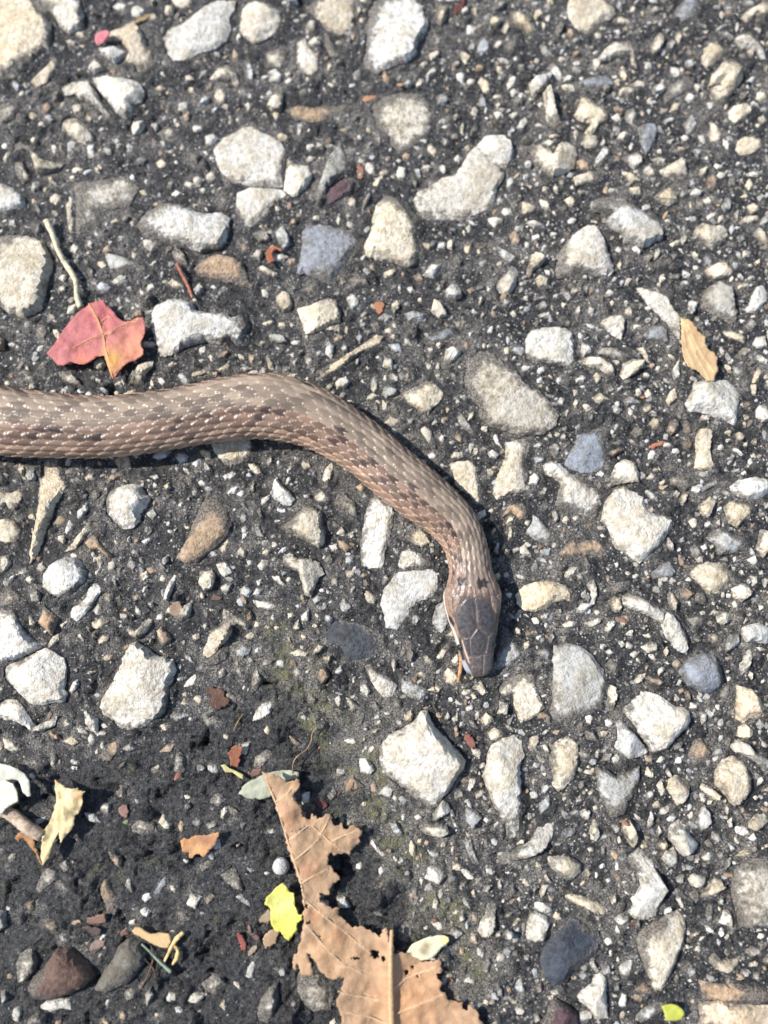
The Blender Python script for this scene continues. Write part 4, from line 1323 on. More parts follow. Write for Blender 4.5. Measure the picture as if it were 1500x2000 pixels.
base_x = cx[:, None] - ty[:, None] * W[:, None] * ex; base_y = cy[:, None] + tx[:, None] * W[:, None] * ex
base_z = zc[:, None] + hh[:, None] * ez
hp_x, hp_y = proj(base_x, base_y, base_z)
topside = np.cos(th) > -0.15
isplate = np.zeros(psi.shape); pedge = np.full(psi.shape, 99.0); pkind = np.zeros(psi.shape, int)
hsel = (ppy > 1130)[:, None] & topside
for c, p in HP:
    ins = np.zeros(psi.shape, bool); ins[hsel] = pip(hp_x[hsel], hp_y[hsel], p)
    dd = segdist(hp_x[ins], hp_y[ins], p)
    isplate[ins] = 1; pedge[ins] = dd; pkind[ins] = {'d': 1, 'b': 2, 't': 3}[c]
hz = np.where(isplate > 0, 0.45, np.where((ppy > 1165)[:, None] & topside, 0.35 + 0.25 * best, best))
best2 = hz
disp = amp * (best2 - 0.5) * (1 - 0.5 * headmix[:, None])
# a brow ridge and a slimmer snout side
nxv = ex * hh[:, None]; nzv = ez * W[:, None]; nl = np.hypot(nxv, nzv) + 1e-6
VX = base_x - ty[:, None] * disp * nxv / nl; VY = base_y + tx[:, None] * disp * nxv / nl; VZ = base_z + disp * nzv / nl
# colours
h1 = hash2(bj, bk, 3); h2 = hash2(bj, bk, 4); h3 = hash2(bj, bk, 5)
aj = np.abs(bj)
dors = lin(132, 117, 101); brown = lin(120, 99, 83); flank = lin(140, 115, 95); spot = lin(44, 34, 32); pale = lin(184, 158, 140); rust = lin(88, 64, 52)
col = np.where((aj <= 2)[..., None], dors, np.where((aj <= 5)[..., None], brown, flank))
col = col * (0.55 + 0.8 * h1)[..., None]
warm = (h2 > 0.72) & (aj > 2)
col = np.where(warm[..., None], col * 0.9 + 0.1 * lin(150, 102, 80), col)
skew = np.mod(bk + np.where(bj > 0, 0, 0), 2)
ph = hash2(np.floor(bk / 3), np.sign(bj) + 5, 9)
front_ = (ppx > 700)[:, None] & (ppy < 1150)[:, None]
slot = (np.mod(bk, 3) == np.floor(ph * 3)) | (front_ & (np.mod(bk, 4) == np.floor(ph * 4)))
big = ((aj == 3) & slot & (h3 > 0.08)) | ((aj == 4) & slot & (h3 > 0.4)) | ((aj == 2) & slot & (h3 > 0.85))
small = ((aj == 6) | (aj == 5)) & (np.mod(bk + 1, 3) == np.floor(ph * 3)) & (h3 > 0.45)
sm = (0.85 * sstep(0.10, 0.46, marg + 0.4 * fbm(U * 2.1, Rr * 2.1, 2, 77)) * 0.92)[..., None]
col = np.where(big[..., None], col * (1 - sm) + sm * spot * (0.8 + 0.9 * h1)[..., None], col)
col = np.where(small[..., None], col * (1 - 0.75 * sm) + 0.75 * sm * rust * (0.6 + 0.6 * h1)[..., None], col)
col = col * (1 + 0.35 * fbm(U * 0.8, Rr * 0.5 + 0 * U, 3, 78))[..., None]
pe = (1 - sstep(0.03, 0.17, marg)) * 0.6
pe = np.maximum(pe, 0.5 * sstep(0.47, 0.6, side))
pe = pe * np.where(aj <= 2, 0.55, 1.0) * np.where(big, 0.25, 1.0)
col = col * (1 - pe[..., None]) + (pale * np.where((aj <= 2), 0.8, 1.0)[..., None]) * pe[..., None]
col = np.where(vent[..., None], lin(222, 186, 164), col)
# neck and head
hm = sstep(1060, 1130, ppy)[:, None] * (ppx > 800)[:, None]
col = col * (1 - 0.35 * hm[..., None]) + lin(118, 98, 92) * 0.35 * hm[..., None]
inh = (ppy > 1150)[:, None]
cheek = np.where((np.abs(psi) > 1.0)[..., None], lin(150, 122, 100), lin(88, 76, 70)) * (0.85 + 0.3 * fbm(hp_x / 5, hp_y / 5, 2, 8))[..., None]
cheek = np.where((np.abs(th) > 1.35)[..., None], lin(214, 206, 200), cheek)
front = sstep(1235, 1290, hp_y)[..., None]
cheek = cheek * (1 - 0.6 * front) + lin(88, 78, 74) * 0.6 * front
hb = sstep(1150, 1172, hp_y)[..., None] * np.ones(3)
col = np.where((topside & inh)[..., None], col * (1 - hb) + cheek * hb, col)
plc = np.where((pkind == 1)[..., None], lin(74, 68, 72), np.where((pkind == 2)[..., None], lin(98, 88, 84), lin(136, 112, 96)))
plc = plc * (0.88 + 0.7 * fbm(hp_x / 9, hp_y / 9, 4, 12, 0.7))[..., None]
rim = (1 - sstep(0.5, 2.3, pedge))[..., None] * (0.42 + 0.5 * fbm(hp_x / 12, hp_y / 12, 2, 14))[..., None]
plc = plc * (1 - rim) + lin(156, 134, 118) * rim
col = np.where((isplate > 0)[..., None], plc, col)
def patch(poly, c, k=1.0):
    global col
    P_ = [(825 + a * 1.5, 1050 + b * 1.5) for a, b in poly]
    m = np.zeros(psi.shape); sel = (ppy > 1090)[:, None] & topside
    ins = pip(hp_x[sel], hp_y[sel], P_); d = segdist(hp_x[sel], hp_y[sel], P_)
    m[sel] = sstep(-1.2, 1.2, np.where(ins, d, -d)) * k
    col = col * (1 - m[..., None]) + c * m[..., None]
patch([(45, 54), (49, 50), (52, 54), (57, 51), (56, 58), (58, 62), (52, 62), (47, 63)], lin(40, 34, 38), .92)
patch([(70, 58), (73, 50), (76, 56), (81, 51), (83, 56), (88, 58), (83, 61), (85, 66), (78, 64), (74, 71), (72, 64)], lin(38, 31, 33), .92)
patch([(39, 44), (42, 43), (42, 49), (39, 49)], lin(48, 36, 34), .9)
patch([(34, 101), (38, 104), (42, 112), (41, 117), (37, 111), (34, 106)], lin(50, 42, 44))
patch([(33, 108), (37, 112), (41, 118), (47, 134), (50, 145), (46, 143), (38, 124), (33, 114)], lin(186, 182, 174))
patch([(47, 128), (50, 133), (55, 158), (53, 161), (49, 148)], lin(48, 42, 44))
patch([(51, 133), (53, 134), (60, 156), (63, 164), (60, 163), (55, 150)], lin(190, 165, 145), .8)
patch([(51, 160), (55, 160), (64, 176), (66, 181), (58, 180), (53, 170)], lin(160, 166, 176), .8)
patch([(101, 95), (104, 94), (105, 104), (102, 112), (99, 106)], lin(50, 44, 46), .8)
ns = len(S)
V = np.stack([VX, VY, VZ], -1).reshape(-1, 3)
a = np.arange(ns - 1)[:, None] * NT_; q = np.arange(NT_)[None, :]; q1 = (q + 1) % NT_
F = np.stack([a + q, a + NT_ + q, a + NT_ + q1, a + q1], -1).reshape(-1, 4)
v0 = V.reshape(ns, NT_, 3)[0].mean(0); v1 = V.reshape(ns, NT_, 3)[-1].mean(0)
V = np.vstack([V, v0, v1]); colr = np.vstack([col.reshape(-1, 3), lin(140, 104, 82), lin(98, 88, 84)])
faces = F.tolist() + [(int(len(V) - 2), int(i), int((i + 1) % NT_)) for i in range(NT_)] + [(int(len(V) - 1), int((ns - 1) * NT_ + (i + 1) % NT_), int((ns - 1) * NT_ + i)) for i in range(NT_)]
nc = unp(925, 1160, 3)
snake = make_mesh('snake', V, faces, M_SNAKE, True, np.clip(colr, 0, 1), None, origin=(nc[0], nc[1], ZREST))
tag(snake, 'small brown snake with dark dorsal spots crossing the asphalt', 'snake')

def sphere(c, r, n=14, sq=(1, 1, 1)):
    v, f = [], []
    for i in range(n + 1):
        for j in range(2 * n):
            p, t = math.pi * i / n, math.pi * j / n
            v.append((c[0] + r * sq[0] * math.sin(p) * math.cos(t), c[1] + r * sq[1] * math.sin(p) * math.sin(t), c[2] + r * sq[2] * math.cos(p)))
    for i in range(n):
        for j in range(2 * n):
            f.append((i * 2 * n + j, (i + 1) * 2 * n + j, (i + 1) * 2 * n + (j + 1) % (2 * n), i * 2 * n + (j + 1) % (2 * n)))
    return v, f
for ang in (-1.16, 1.12):
    i = int(np.argmin(np.abs(ppy - 1262) + (ppx < 880) * 999)); j = int(round((ang + math.pi) / (2 * math.pi) * NT_)) % NT_
    p = np.array([VX[i, j], VY[i, j], VZ[i, j]])
    inward = np.array([cx[i], cy[i], zc[i]]) - p; inward /= np.linalg.norm(inward)
    p = p + inward * 0.26
    v, f = sphere(p, 0.54)
    e = make_mesh('eye', v, f, M_EYE, True, None, None, origin=p); parent(e, snake)

# raised head plates, each a domed shield seated on the head
ti = np.where((ppy > 1120)[:, None] & topside)
TH = np.stack([hp_x[ti], hp_y[ti]], -1); T3 = np.stack([VX[ti], VY[ti], VZ[ti]], -1)
for n_, (c, p) in enumerate(HP):
    g = np.random.default_rng(300 + n_)
    P_ = np.array(p, float)
    if np.sum(P_[:, 0] * np.roll(P_[:, 1], -1) - np.roll(P_[:, 0], -1) * P_[:, 1]) > 0: P_ = P_[::-1]
    P_ = P_ + (P_.mean(0) - P_) * 0.004
    P_ = refine(P_, 1.6, 0.05, g)
    v, f = cdt(P_, 1.7, g, 0.35)
    d = segdist(v[:, 0], v[:, 1], P_)
    D = np.hypot(v[:, None, 0] - TH[None, :, 0], v[:, None, 1] - TH[None, :, 1])
    k = np.argpartition(D, 6, 1)[:, :6]; w = 1 / (np.take_along_axis(D, k, 1) + 0.2); w /= w.sum(1)[:, None]
    b3 = (T3[k] * w[..., None]).sum(1)
    z = b3[:, 2] + 0.015 + 0.085 * np.sqrt(np.clip(d / 3.5, 0, 1)) + 0.02 * fbm(v[:, 0] / 6, v[:, 1] / 6, 2, 91)
    kc = {'d': lin(70, 66, 66), 'b': lin(86, 79, 75), 't': lin(128, 108, 94)}[c]
    cl = kc * (0.95 + 1.2 * fbm(v[:, 0] / 8 + n_, v[:, 1] / 8, 4, 12, 0.7))[:, None]
    rm = ((1 - sstep(0.1, 1.6, d)) * (0.30 + 0.5 * fbm(v[:, 0] / 10, v[:, 1] / 10, 2, 15)))[:, None]
    cl = cl * (1 - rm) + lin(150, 134, 124) * rm
    bd = border(f); n = len(v)
    vv = np.concatenate([np.c_[b3[:, :2], z], np.c_[b3[:, :2], b3[:, 2] - 0.12]])
    ff = [tuple(reversed(q)) for q in f] + [(a, b, b + n, a + n) for a, b in bd]
    ob = make_mesh('head_plate', vv, ff, M_SNAKE, True, np.clip(np.concatenate([cl, cl * 0.6]), 0.01, 1), None, origin=vv.mean(0)); parent(ob, snake)

# ---------------------------------------------------------------- leaves, petals, flakes: thin curved sheets with thickness
def footprint_top(poly):
    x0, y0 = poly.min(0); x1, y1 = poly.max(0)
    i0, i1 = int((x0 - GX0) / DX), int((x1 - GX0) / DX) + 2; j0, j1 = int((y0 - GY0) / DX), int((y1 - GY0) / DX) + 2
    i0, j0 = max(i0, 0), max(j0, 0)
    m = pip(X[j0:j1, i0:i1], Y[j0:j1, i0:i1], poly)
    h = HS[j0:j1, i0:i1][m]
    return float(np.percentile(h, 92)) if len(h) else float(hsample(*poly.mean(0), HS))

def sheet(name, px, label, cat, colour, mat, step=0.45, thick=0.10, lift=0.0, curl=0.0, curl_ang=0.0, ruffle=0.25, tilt=(0, 0), veins=(), vein_col=None, vein_w=0.16,
          vein_up=0.10, holes=(), jit=0.3, group=None, colfn=None, seed=0, zfn=None, fine=None):
    g = np.random.default_rng(500 + seed)
    px = np.asarray(px, float)
    poly = unp(px[:, 0], px[:, 1], 1.5 + lift)
    if np.sum(poly[:, 0] * np.roll(poly[:, 1], -1) - np.roll(poly[:, 0], -1) * poly[:, 1]) < 0: poly = poly[::-1]
    top = footprint_top(poly)
    poly = refine(poly, (fine or step) * 0.9, jit, g)
    v, f = cdt(poly, step, g, 0.4)
    hx, hy = proj(v[:, 0], v[:, 1], np.full(len(v), 1.5 + lift))
    if holes:
        keep = []
        fc = np.array([np.mean([(hx[q], hy[q]) for q in t], 0) for t in f])
        bad = np.zeros(len(f), bool)
        for h in holes: bad |= pip(fc[:, 0], fc[:, 1], h)
        f = [t for t, b in zip(f, bad) if not b]
        used = sorted({q for t in f for q in t}); mp = {a: i for i, a in enumerate(used)}
        v = v[used]; hx, hy = hx[used], hy[used]; f = [tuple(mp[q] for q in t) for t in f]
    c = v.mean(0); rel = v - c
    size = max(np.ptp(v[:, 0]), np.ptp(v[:, 1]))
    ax = rel @ np.array([math.cos(curl_ang), math.sin(curl_ang)]) / (0.5 * size)
    z = top + 0.02 + thick + lift + curl * size * (ax ** 2) + rel @ np.array(tilt) + ruffle * fbm(v[:, 0] / 3.2 + seed, v[:, 1] / 3.2, 3, 60 + seed) * min(1.0, size / 8)
    if zfn is not None: z = z + zfn(hx, hy, v)
    if not lift:
        z = z - z.min() + top * 0.55 + thick
        gz = hsample(v[:, 0], v[:, 1], HS)
        need = np.percentile(gz + thick + 0.03 - z, 85)
        z = z + max(need, 0) * 0.85
    col = np.tile(np.asarray(colour, float), (len(v), 1))
    if colfn is not None: col = colfn(hx, hy, col)
    col = col * (1 + 0.16 * fbm(v[:, 0] / 1.3, v[:, 1] / 1.3, 3, 70 + seed))[:, None]
    for ln in veins:
        w = vein_w * (0.6 if len(ln) > 0 and ln is not veins[0] else 1.0)
        d = segdist(v[:, 0], v[:, 1], unp(np.array(ln)[:, 0], np.array(ln)[:, 1], 1.5 + lift), False)
        k = np.exp(-(d / w) ** 2)
        z = z + vein_up * k
        col = col * (1 - 0.75 * k[:, None]) + np.asarray(vein_col) * 0.75 * k[:, None]
    n = len(v)
    bd = border(f)
    verts = np.concatenate([np.c_[v, z], np.c_[v, z - thick]])
    faces = list(f) + [tuple(q + n for q in reversed(t)) for t in f] + [(b, a, a + n, b + n) for a, b in bd]
    ob = make_mesh(name, verts, faces, mat, True, np.clip(np.concatenate([col, col * 0.9]), 0.004, 0.95), None, origin=(c[0], c[1], float(z.min() - thick)))
    tag(ob, label, cat, group)
    return ob, (v, z)

def tube_mesh(name, pts, rad, mat, colour, sides=9, rough=0.15, seed=0, step=0.5):
    g = np.random.default_rng(seed)
    P = catmull(np.asarray(pts, float), 10)
    r = np.interp(np.linspace(0, 1, len(P)), np.linspace(0, 1, len(rad)), rad)
    T = np.gradient(P, axis=0); T /= np.linalg.norm(T, axis=1)[:, None] + 1e-9
    up = np.array([0, 0, 1.0])
    A = np.cross(T, up); A /= np.linalg.norm(A, axis=1)[:, None] + 1e-9
    B = np.cross(A, T)
    a = np.linspace(0, 2 * math.pi, sides, endpoint=False)
    rr = r[:, None] * (1 + rough * g.normal(0, 0.6, (len(P), sides)))
    V = P[:, None] + rr[..., None] * (np.cos(a)[None, :, None] * A[:, None] + np.sin(a)[None, :, None] * B[:, None])
    V = V.reshape(-1, 3); n = len(P); F = []
    for i in range(n - 1):
        for q in range(sides): F.append((i * sides + q, i * sides + (q + 1) % sides, (i + 1) * sides + (q + 1) % sides, (i + 1) * sides + q))
    F.append(tuple(reversed(range(sides)))); F.append(tuple((n - 1) * sides + q for q in range(sides)))
    c = np.tile(np.asarray(colour, float), (len(V), 1)) * g.uniform(0.85, 1.1, len(V))[:, None]
    return V, F, c

def twig(name, px, rpx, label, cat, colour, lift=0.0, seed=0, group=None, zs=None, rough=0.15, par=None):
    px = np.asarray(px, float); r = np.asarray(rpx, float) * 0.07
    w = unp(px[:, 0], px[:, 1], 1.2)
    z = np.array([footprint_top(np.array([p + (-.5, -.5), p + (.5, -.5), p + (.5, .5), p + (-.5, .5)])) for p in w])
    z = 0.5 * z + 0.5 * z.max() if zs is None else z + np.asarray(zs)
    rr = np.interp(np.linspace(0, 1, len(px)), np.linspace(0, 1, len(r)), r)
    pts = np.c_[w, z + rr * 0.8 + lift]
    V, F, c = tube_mesh(name, pts, r, M_TWIG, colour, 9, rough, seed)
    ob = make_mesh(name, V, F, M_TWIG, True, c, None, origin=pts[len(pts) // 2] if par is None else None)
    if par is None: tag(ob, label, cat, group)
    else: parent(ob, par)
    return ob

def bump_cols(*spots):
    """colour spots: (x, y, radius px, colour, strength)"""
    def fn(x, y, col):
        for sx, sy, r, c, k in spots:
            m = (k * np.exp(-((x - sx) ** 2 + (y - sy) ** 2) / r ** 2))[:, None]
            col = col * (1 - m) + np.asarray(c) * m
        return col
    return fn

# pink leaf
pink = tp('B1', [(345, 1245), (400, 1180), (440, 1110), (470, 1060), (540, 980), (610, 905), (680, 850), (740, 830), (800, 818), (805, 860), (840, 885), (880, 925), (905, 965), (950, 995), (1010, 995), (1060, 975), (1112, 968), (1125, 1040), (1120, 1100), (1100, 1150), (1090, 1190), (1112, 1220), (1108, 1260), (1060, 1290), (990, 1320), (930, 1370), (880, 1440), (868, 1448), (850, 1410), (825, 1340), (805, 1280), (800, 1262), (740, 1270), (690, 1310), (640, 1335), (590, 1330), (540, 1310), (480, 1345), (430, 1335), (390, 1290)])
rib = tp('B1', [(675, 850), (740, 960), (790, 1090), (810, 1200), (840, 1300), (868, 1440)])
pl, (pvv, pzz) = sheet('pink_leaf', pink, 'torn pink leaf with a yellow midrib beside the snake', 'leaf', lin(186, 114, 112), M_LEAF, 0.26, 0.10, 1.1, 0.02, 0.4, 0.55, (0.02, -0.02),
      [rib, tp('B1', [(800, 1110), (900, 1050), (1010, 1000), (1090, 990)]), tp('B1', [(790, 1090), (690, 1130), (560, 1200)]), tp('B1', [(760, 1010), (830, 950)])], lin(232, 176, 120), 0.20, 0.10, jit=0.12, seed=1,
      colfn=bump_cols((215, 700, 22, lin(214, 174, 84), .9), (262, 674, 38, lin(208, 146, 108), .75), (158, 700, 18, lin(224, 140, 110), .7), (190, 610, 30, lin(190, 98, 100), .6), (218, 645, 5, lin(120, 60, 50), .7), (202, 640, 4, lin(120, 60, 50), .6)))

# big brown leaf
brown_out = tp('E2', [(545, 18), (600, 40), (650, 40), (690, 60), (720, 80), (740, 110), (790, 90), (845, 88), (850, 120), (830, 160), (800, 195), (790, 220), (820, 260), (850, 300), (850, 350), (880, 385), (930, 410), (932, 360), (965, 375), (970, 405), (1010, 390), (1040, 365), (1080, 362), (1100, 400), (1085, 440), (1120, 460), (1170, 440), (1180, 480), (1210, 490), (1240, 460), (1290, 480), (1330, 500), (1320, 540), (1300, 560), (1320, 600), (1280, 620), (1250, 660), (1230, 695), (1180, 685), (1120, 690), (1075, 670), (1060, 700), (1065, 770), (1090, 790), (1110, 830), (1140, 850), (1155, 890), (1130, 905), (1100, 910), (1080, 950), (1070, 1000), (1020, 985), (990, 985), (985, 1040), (1030, 1060), (1090, 1110), (1130, 1095), (1150, 1110), (1145, 1170), (1180, 1200), (1200, 1230), (1240, 1260), (1290, 1270), (1320, 1255), (1370, 1290), (1400, 1300), (1440, 1330), (1475, 1345)]) + \
    tp('F2', [(735, 215), (768, 188), (775, 240), (782, 300), (786, 210), (800, 205), (806, 260), (806, 358), (850, 345), (890, 350), (930, 360), (965, 370), (972, 420), (1000, 410), (1040, 410), (1075, 390), (1090, 420), (1090, 470), (1060, 475), (1062, 505), (1100, 530), (1080, 570), (1110, 590), (1130, 640), (1180, 655), (1220, 660), (1210, 690), (1240, 700), (1265, 665), (1300, 700), (1310, 740), (1350, 800), (1330, 960), (1200, 1100), (980, 1180), (790, 1230), (650, 1130), (540, 1000), (500, 880), (500, 740), (490, 690), (470, 610), (500, 560), (510, 510), (520, 490), (480, 490), (450, 500), (410, 480), (370, 440), (350, 390), (305, 340), (290, 310), (312, 375), (330, 430), (340, 485), (300, 468), (258, 460), (250, 415), (240, 400), (225, 445), (212, 425), (214, 372), (245, 320), (265, 262), (272, 180), (280, 120)]) + \
    tp('E2', [(875, 1080), (865, 1000), (840, 900), (810, 810), (775, 710), (745, 630), (735, 570), (715, 470), (690, 380), (660, 290), (630, 230), (600, 160), (575, 80)])
bv = [tp('F2', [(795, 205), (790, 320), (789, 450), (790, 600), (795, 800), (790, 1100)]), tp('E2', [(935, 455), (1050, 560), (1150, 640), (1225, 690)]),
      tp('E2', [(575, 60), (660, 270), (720, 470), (790, 690), (850, 890), (880, 1080)]), tp('E2', [(900, 1050), (1050, 1180), (1180, 1290), (1300, 1400), (1400, 1480)]), tp('F2', [(470, 420), (550, 425), (620, 470)]),
      tp('F2', [(480, 560), (590, 600), (770, 635)]), tp('F2', [(800, 560), (870, 520), (960, 480), (1060, 440)]), tp('F2', [(800, 720), (950, 660), (1100, 600)]), tp('F2', [(790, 780), (640, 720), (510, 690)]),
      tp('F2', [(300, 180), (430, 330), (520, 420)]), tp('E2', [(1000, 530), (1040, 460), (1070, 390)]), tp('E2', [(1080, 590), (1180, 540), (1290, 500)]), tp('E2', [(760, 560), (880, 470), (960, 440)]), tp('E2', [(800, 720), (900, 640), (990, 560)]),
      tp('E2', [(860, 900), (960, 840), (1060, 800)]), tp('E2', [(660, 260), (740, 200), (800, 130)])]
def bz(hx, hy, v):
    # the leaf stands up along its fold, sags to its torn side and lifts at the far tip
    t = np.clip((hx - 560) / 260, 0, 1.2)
    return 1.0 * np.exp(-((hx - (560 + (hy - 1560) * 0.17)) / 60) ** 2) + 0.7 * sstep(1700, 1500, hy) + 0.9 * np.exp(-((hx - 762) / 16) ** 2) * sstep(1790, 1850, hy) - 0.35 * t
bl, (bvv, bzz) = sheet('brown_leaf', brown_out, 'large torn dry brown leaf with ragged edges and raised midrib', 'leaf', lin(184, 152, 120), M_LEAF, 0.27, 0.09, 1.3, 0.0, 0.0, 0.75, (0.0, 0.0), bv, lin(236, 204, 166), 0.15, 0.08,
      holes=[tp('E2', [(880, 1185), (900, 1205), (935, 1195), (920, 1222), (895, 1222)]), tp('F2', [(668, 335), (722, 350), (718, 380), (695, 392), (672, 372)]), tp('F2', [(735, 366), (764, 372), (755, 396), (734, 390)]), tp('F2', [(868, 465), (897, 462), (897, 486), (878, 492)]),
             tp('F2', [(905, 438), (930, 440), (925, 455), (908, 452)]), tp('F2', [(942, 485), (955, 490), (953, 508), (942, 505)]), tp('E2', [(885, 1080), (905, 1060), (900, 1095), (888, 1105)]), tp('E2', [(780, 480), (795, 480), (790, 498)]), tp('E2', [(815, 488), (870, 462), (930, 448), (868, 472), (825, 500)]),
             tp('E2', [(1015, 845), (1035, 850), (1028, 868)]), tp('F2', [(520, 376), (600, 372), (608, 384), (590, 388)]), tp('F2', [(366, 232), (380, 236), (376, 252)])],
      jit=0.42, seed=2, zfn=bz, fine=0.25, colfn=bump_cols(*[(560 + 260 * a + 90 * (b > .5), 1530 + 450 * b, 3 + 7 * c, lin(136, 96, 70), .35 + .4 * a) for a, b, c in np.random.default_rng(5).random((46, 3))], (560, 1600, 30, lin(196, 146, 112), .6), (600, 1700, 22, lin(176, 122, 90), .5), (660, 1830, 18, lin(188, 132, 96), .6), (640, 1860, 40, lin(214, 170, 122), .5), (800, 1960, 70, lin(200, 148, 104), .6), (615, 1790, 14, lin(176, 120, 82), .7)))
rp = np.array(tp('F2', [(795, 208), (790, 320), (789, 450), (790, 600), (795, 800), (790, 1000)])); rw = unp(rp[:, 0], rp[:, 1], 2.8)
rz = [bzz[np.argmin(np.hypot(*(bvv - p).T))] for p in rw]
V_, F_, c_ = tube_mesh('midrib', np.c_[rw, np.array(rz) + 0.05], [0.22, 0.30, 0.36, 0.40], M_TWIG, lin(208, 174, 134), 8, 0.06, 5)
mr = make_mesh('midrib', V_, F_, M_LEAF, True, c_); parent(mr, bl)
def ribs(ob, v, z, lines, name, rad, colour, lift):
    for q, ln in enumerate(lines):
        a = catmull(np.array(ln, float), 6); w = unp(a[:, 0], a[:, 1], 1.5 + lift)
        D = np.hypot(w[:, None, 0] - v[None, :, 0], w[:, None, 1] - v[None, :, 1])
        ok = D.min(1) < 0.4
        if ok.sum() < 4: continue
        w = w[ok]; zz = smooth(np.pad(z[D[ok].argmin(1)], 0)) if ok.sum() > 9 else z[D[ok].argmin(1)]
        V_, F_, c_ = tube_mesh(name, np.c_[w, zz][:: 2] if len(w) > 7 else np.c_[w, zz], [rad, rad * 0.85, rad * 0.5], M_LEAF, colour, 6, 0.06, q)
        m_ = make_mesh(name, V_, F_, M_LEAF, True, c_); parent(m_, ob)
ribs(bl, bvv, bzz, bv[1:], 'vein', 0.11, lin(214, 184, 150), 1.3)
ribs(pl, pvv, pzz, [rib], 'midrib', 0.11, lin(206, 158, 116), 1.1)
ribs(pl, pvv, pzz, [tp('B1', [(800, 1110), (900, 1050), (1010, 1000), (1090, 990)]), tp('B1', [(790, 1090), (690, 1130), (560, 1200), (440, 1260)]), tp('B1', [(760, 1010), (830, 950), (860, 920)])], 'vein', 0.05, lin(196, 136, 120), 1.1)

sheet('grey_green_leaf', tp('E2', [(355, 212), (380, 160), (425, 120), (500, 85), (560, 55), (660, 30), (760, 25), (830, 45), (828, 80), (780, 100), (700, 120), (640, 200), (600, 240), (520, 258), (430, 250), (385, 225)]),
      'pale grey green leaflet tucked under the tip of the brown leaf', 'leaf', lin(176, 178, 156), M_PETAL, 0.3, 0.10, 0.4, 0.03, 1.2, 0.25, (0.0, 0.0), [tp('E2', [(360, 210), (480, 180), (600, 130), (760, 50)])], lin(196, 196, 176), 0.2, .06, seed=3, jit=0.1)
sheet('yellow_sliver', tp('E2', [(215, -15), (250, 45), (300, 42), (388, 98), (392, 62), (330, 30), (280, 8), (240, -22)]), 'pale yellow sliver of leaf by the grey green leaflet', 'leaf', lin(206, 196, 140), M_PETAL, 0.25, 0.1, 0.3, seed=4, jit=.1)
sheet('lemon_petal', tp('E2', [(705, 908), (730, 930), (755, 975), (790, 990), (795, 1040), (800, 1090), (820, 1130), (830, 1160), (858, 1155), (855, 1200), (815, 1225), (810, 1250), (820, 1280), (790, 1310), (770, 1340), (750, 1370), (725, 1345), (690, 1290), (650, 1280), (625, 1240), (610, 1190), (615, 1120), (600, 1085), (570, 1065), (580, 1010), (620, 980), (650, 945)]),
      'bright lemon yellow petal scrap against the brown leaf', 'petal', (0.80, 0.76, 0.17), M_PETAL, 0.25, 0.10, 0.9, 0.09, 0.15, 0.35, (-0.10, 0.0), seed=5, jit=.12, colfn=bump_cols((548, 1770, 22, (0.86, 0.83, 0.36), .8)))
sheet('tan_leaf_scrap', tp('B4', [(830, 965), (850, 975), (890, 980), (920, 1000), (945, 1040), (970, 1080), (1000, 1095), (1025, 1120), (1025, 1170), (1060, 1220), (1100, 1240), (1120, 1280), (1118, 1340), (1130, 1390), (1105, 1420), (1100, 1460), (1050, 1460), (1010, 1430), (960, 1375), (920, 1370), (885, 1345), (860, 1290), (848, 1230), (835, 1170), (838, 1080)]),
      'narrow tan leaf scrap with serrated edge and lengthwise veins', 'leaf', lin(198, 170, 130), M_LEAF, 0.24, 0.10, 1.0, 0.03, 0.5, 0.3, (0.03, 0.03), [tp('B4', [(840, 980), (900, 1120), (960, 1280), (1060, 1450)]), tp('B4', [(870, 1000), (940, 1150), (1020, 1290), (1095, 1400)]), tp('B4', [(842, 1060), (880, 1220), (940, 1350)])], lin(240, 208, 158), 0.16, .1, seed=6, jit=.25,
      colfn=bump_cols((1355, 650, 20, lin(190, 152, 112), .6), (1385, 700, 10, lin(176, 142, 104), .5)))
sheet('cream_petal', tp('E3', [(180, 1460), (220, 1400), (280, 1370), (350, 1340), (410, 1325), (470, 1322), (505, 1335), (512, 1365), (490, 1400), (450, 1430), (410, 1480), (370, 1520), (300, 1530), (230, 1500)]),
      'cream petal with a brown streak under the brown leaf edge', 'petal', lin(226, 222, 190), M_PETAL, 0.28, 0.12, 0.9, 0.04, 0.6, 0.3, (0.04, 0.04), seed=7, jit=.08, colfn=bump_cols((828, 1864, 9, lin(140, 104, 70), .8), (835, 1853, 7, lin(150, 112, 78), .7), (872, 1840, 10, lin(240, 226, 140), .8)))
sheet('yellow_husk', tp('E1', [(400, 100), (450, 130), (500, 160), (560, 165), (600, 155), (610, 180), (660, 185), (635, 225), (640, 270), (610, 340), (590, 370), (555, 390), (560, 455), (530, 500), (490, 540), (455, 600), (440, 560), (430, 510), (410, 560), (390, 600), (370, 680), (350, 730), (325, 770), (295, 700), (300, 600), (300, 520), (340, 450), (370, 390), (400, 300), (420, 220), (405, 160)]),
      'crumpled yellow dried husk lying across the brown stalk', 'husk', lin(206, 188, 146), M_LEAF, 0.26, 0.10, 1.6, 0.07, 0.9, 1.5, (0.08, 0.03), [tp('E1', [(420, 200), (430, 330), (400, 480), (330, 720)]), tp('E1', [(450, 260), (480, 380), (460, 580)]), tp('E1', [(470, 270), (580, 360)])], lin(244, 222, 168), 0.18, .14, seed=8, jit=.2,
      colfn=bump_cols((150, 1556, 10, lin(176, 124, 66), .8), (104, 1530, 8, lin(196, 140, 90), .7), (122, 1580, 10, lin(160, 140, 100), .7), (130, 1552, 14, lin(250, 236, 196), .7)))
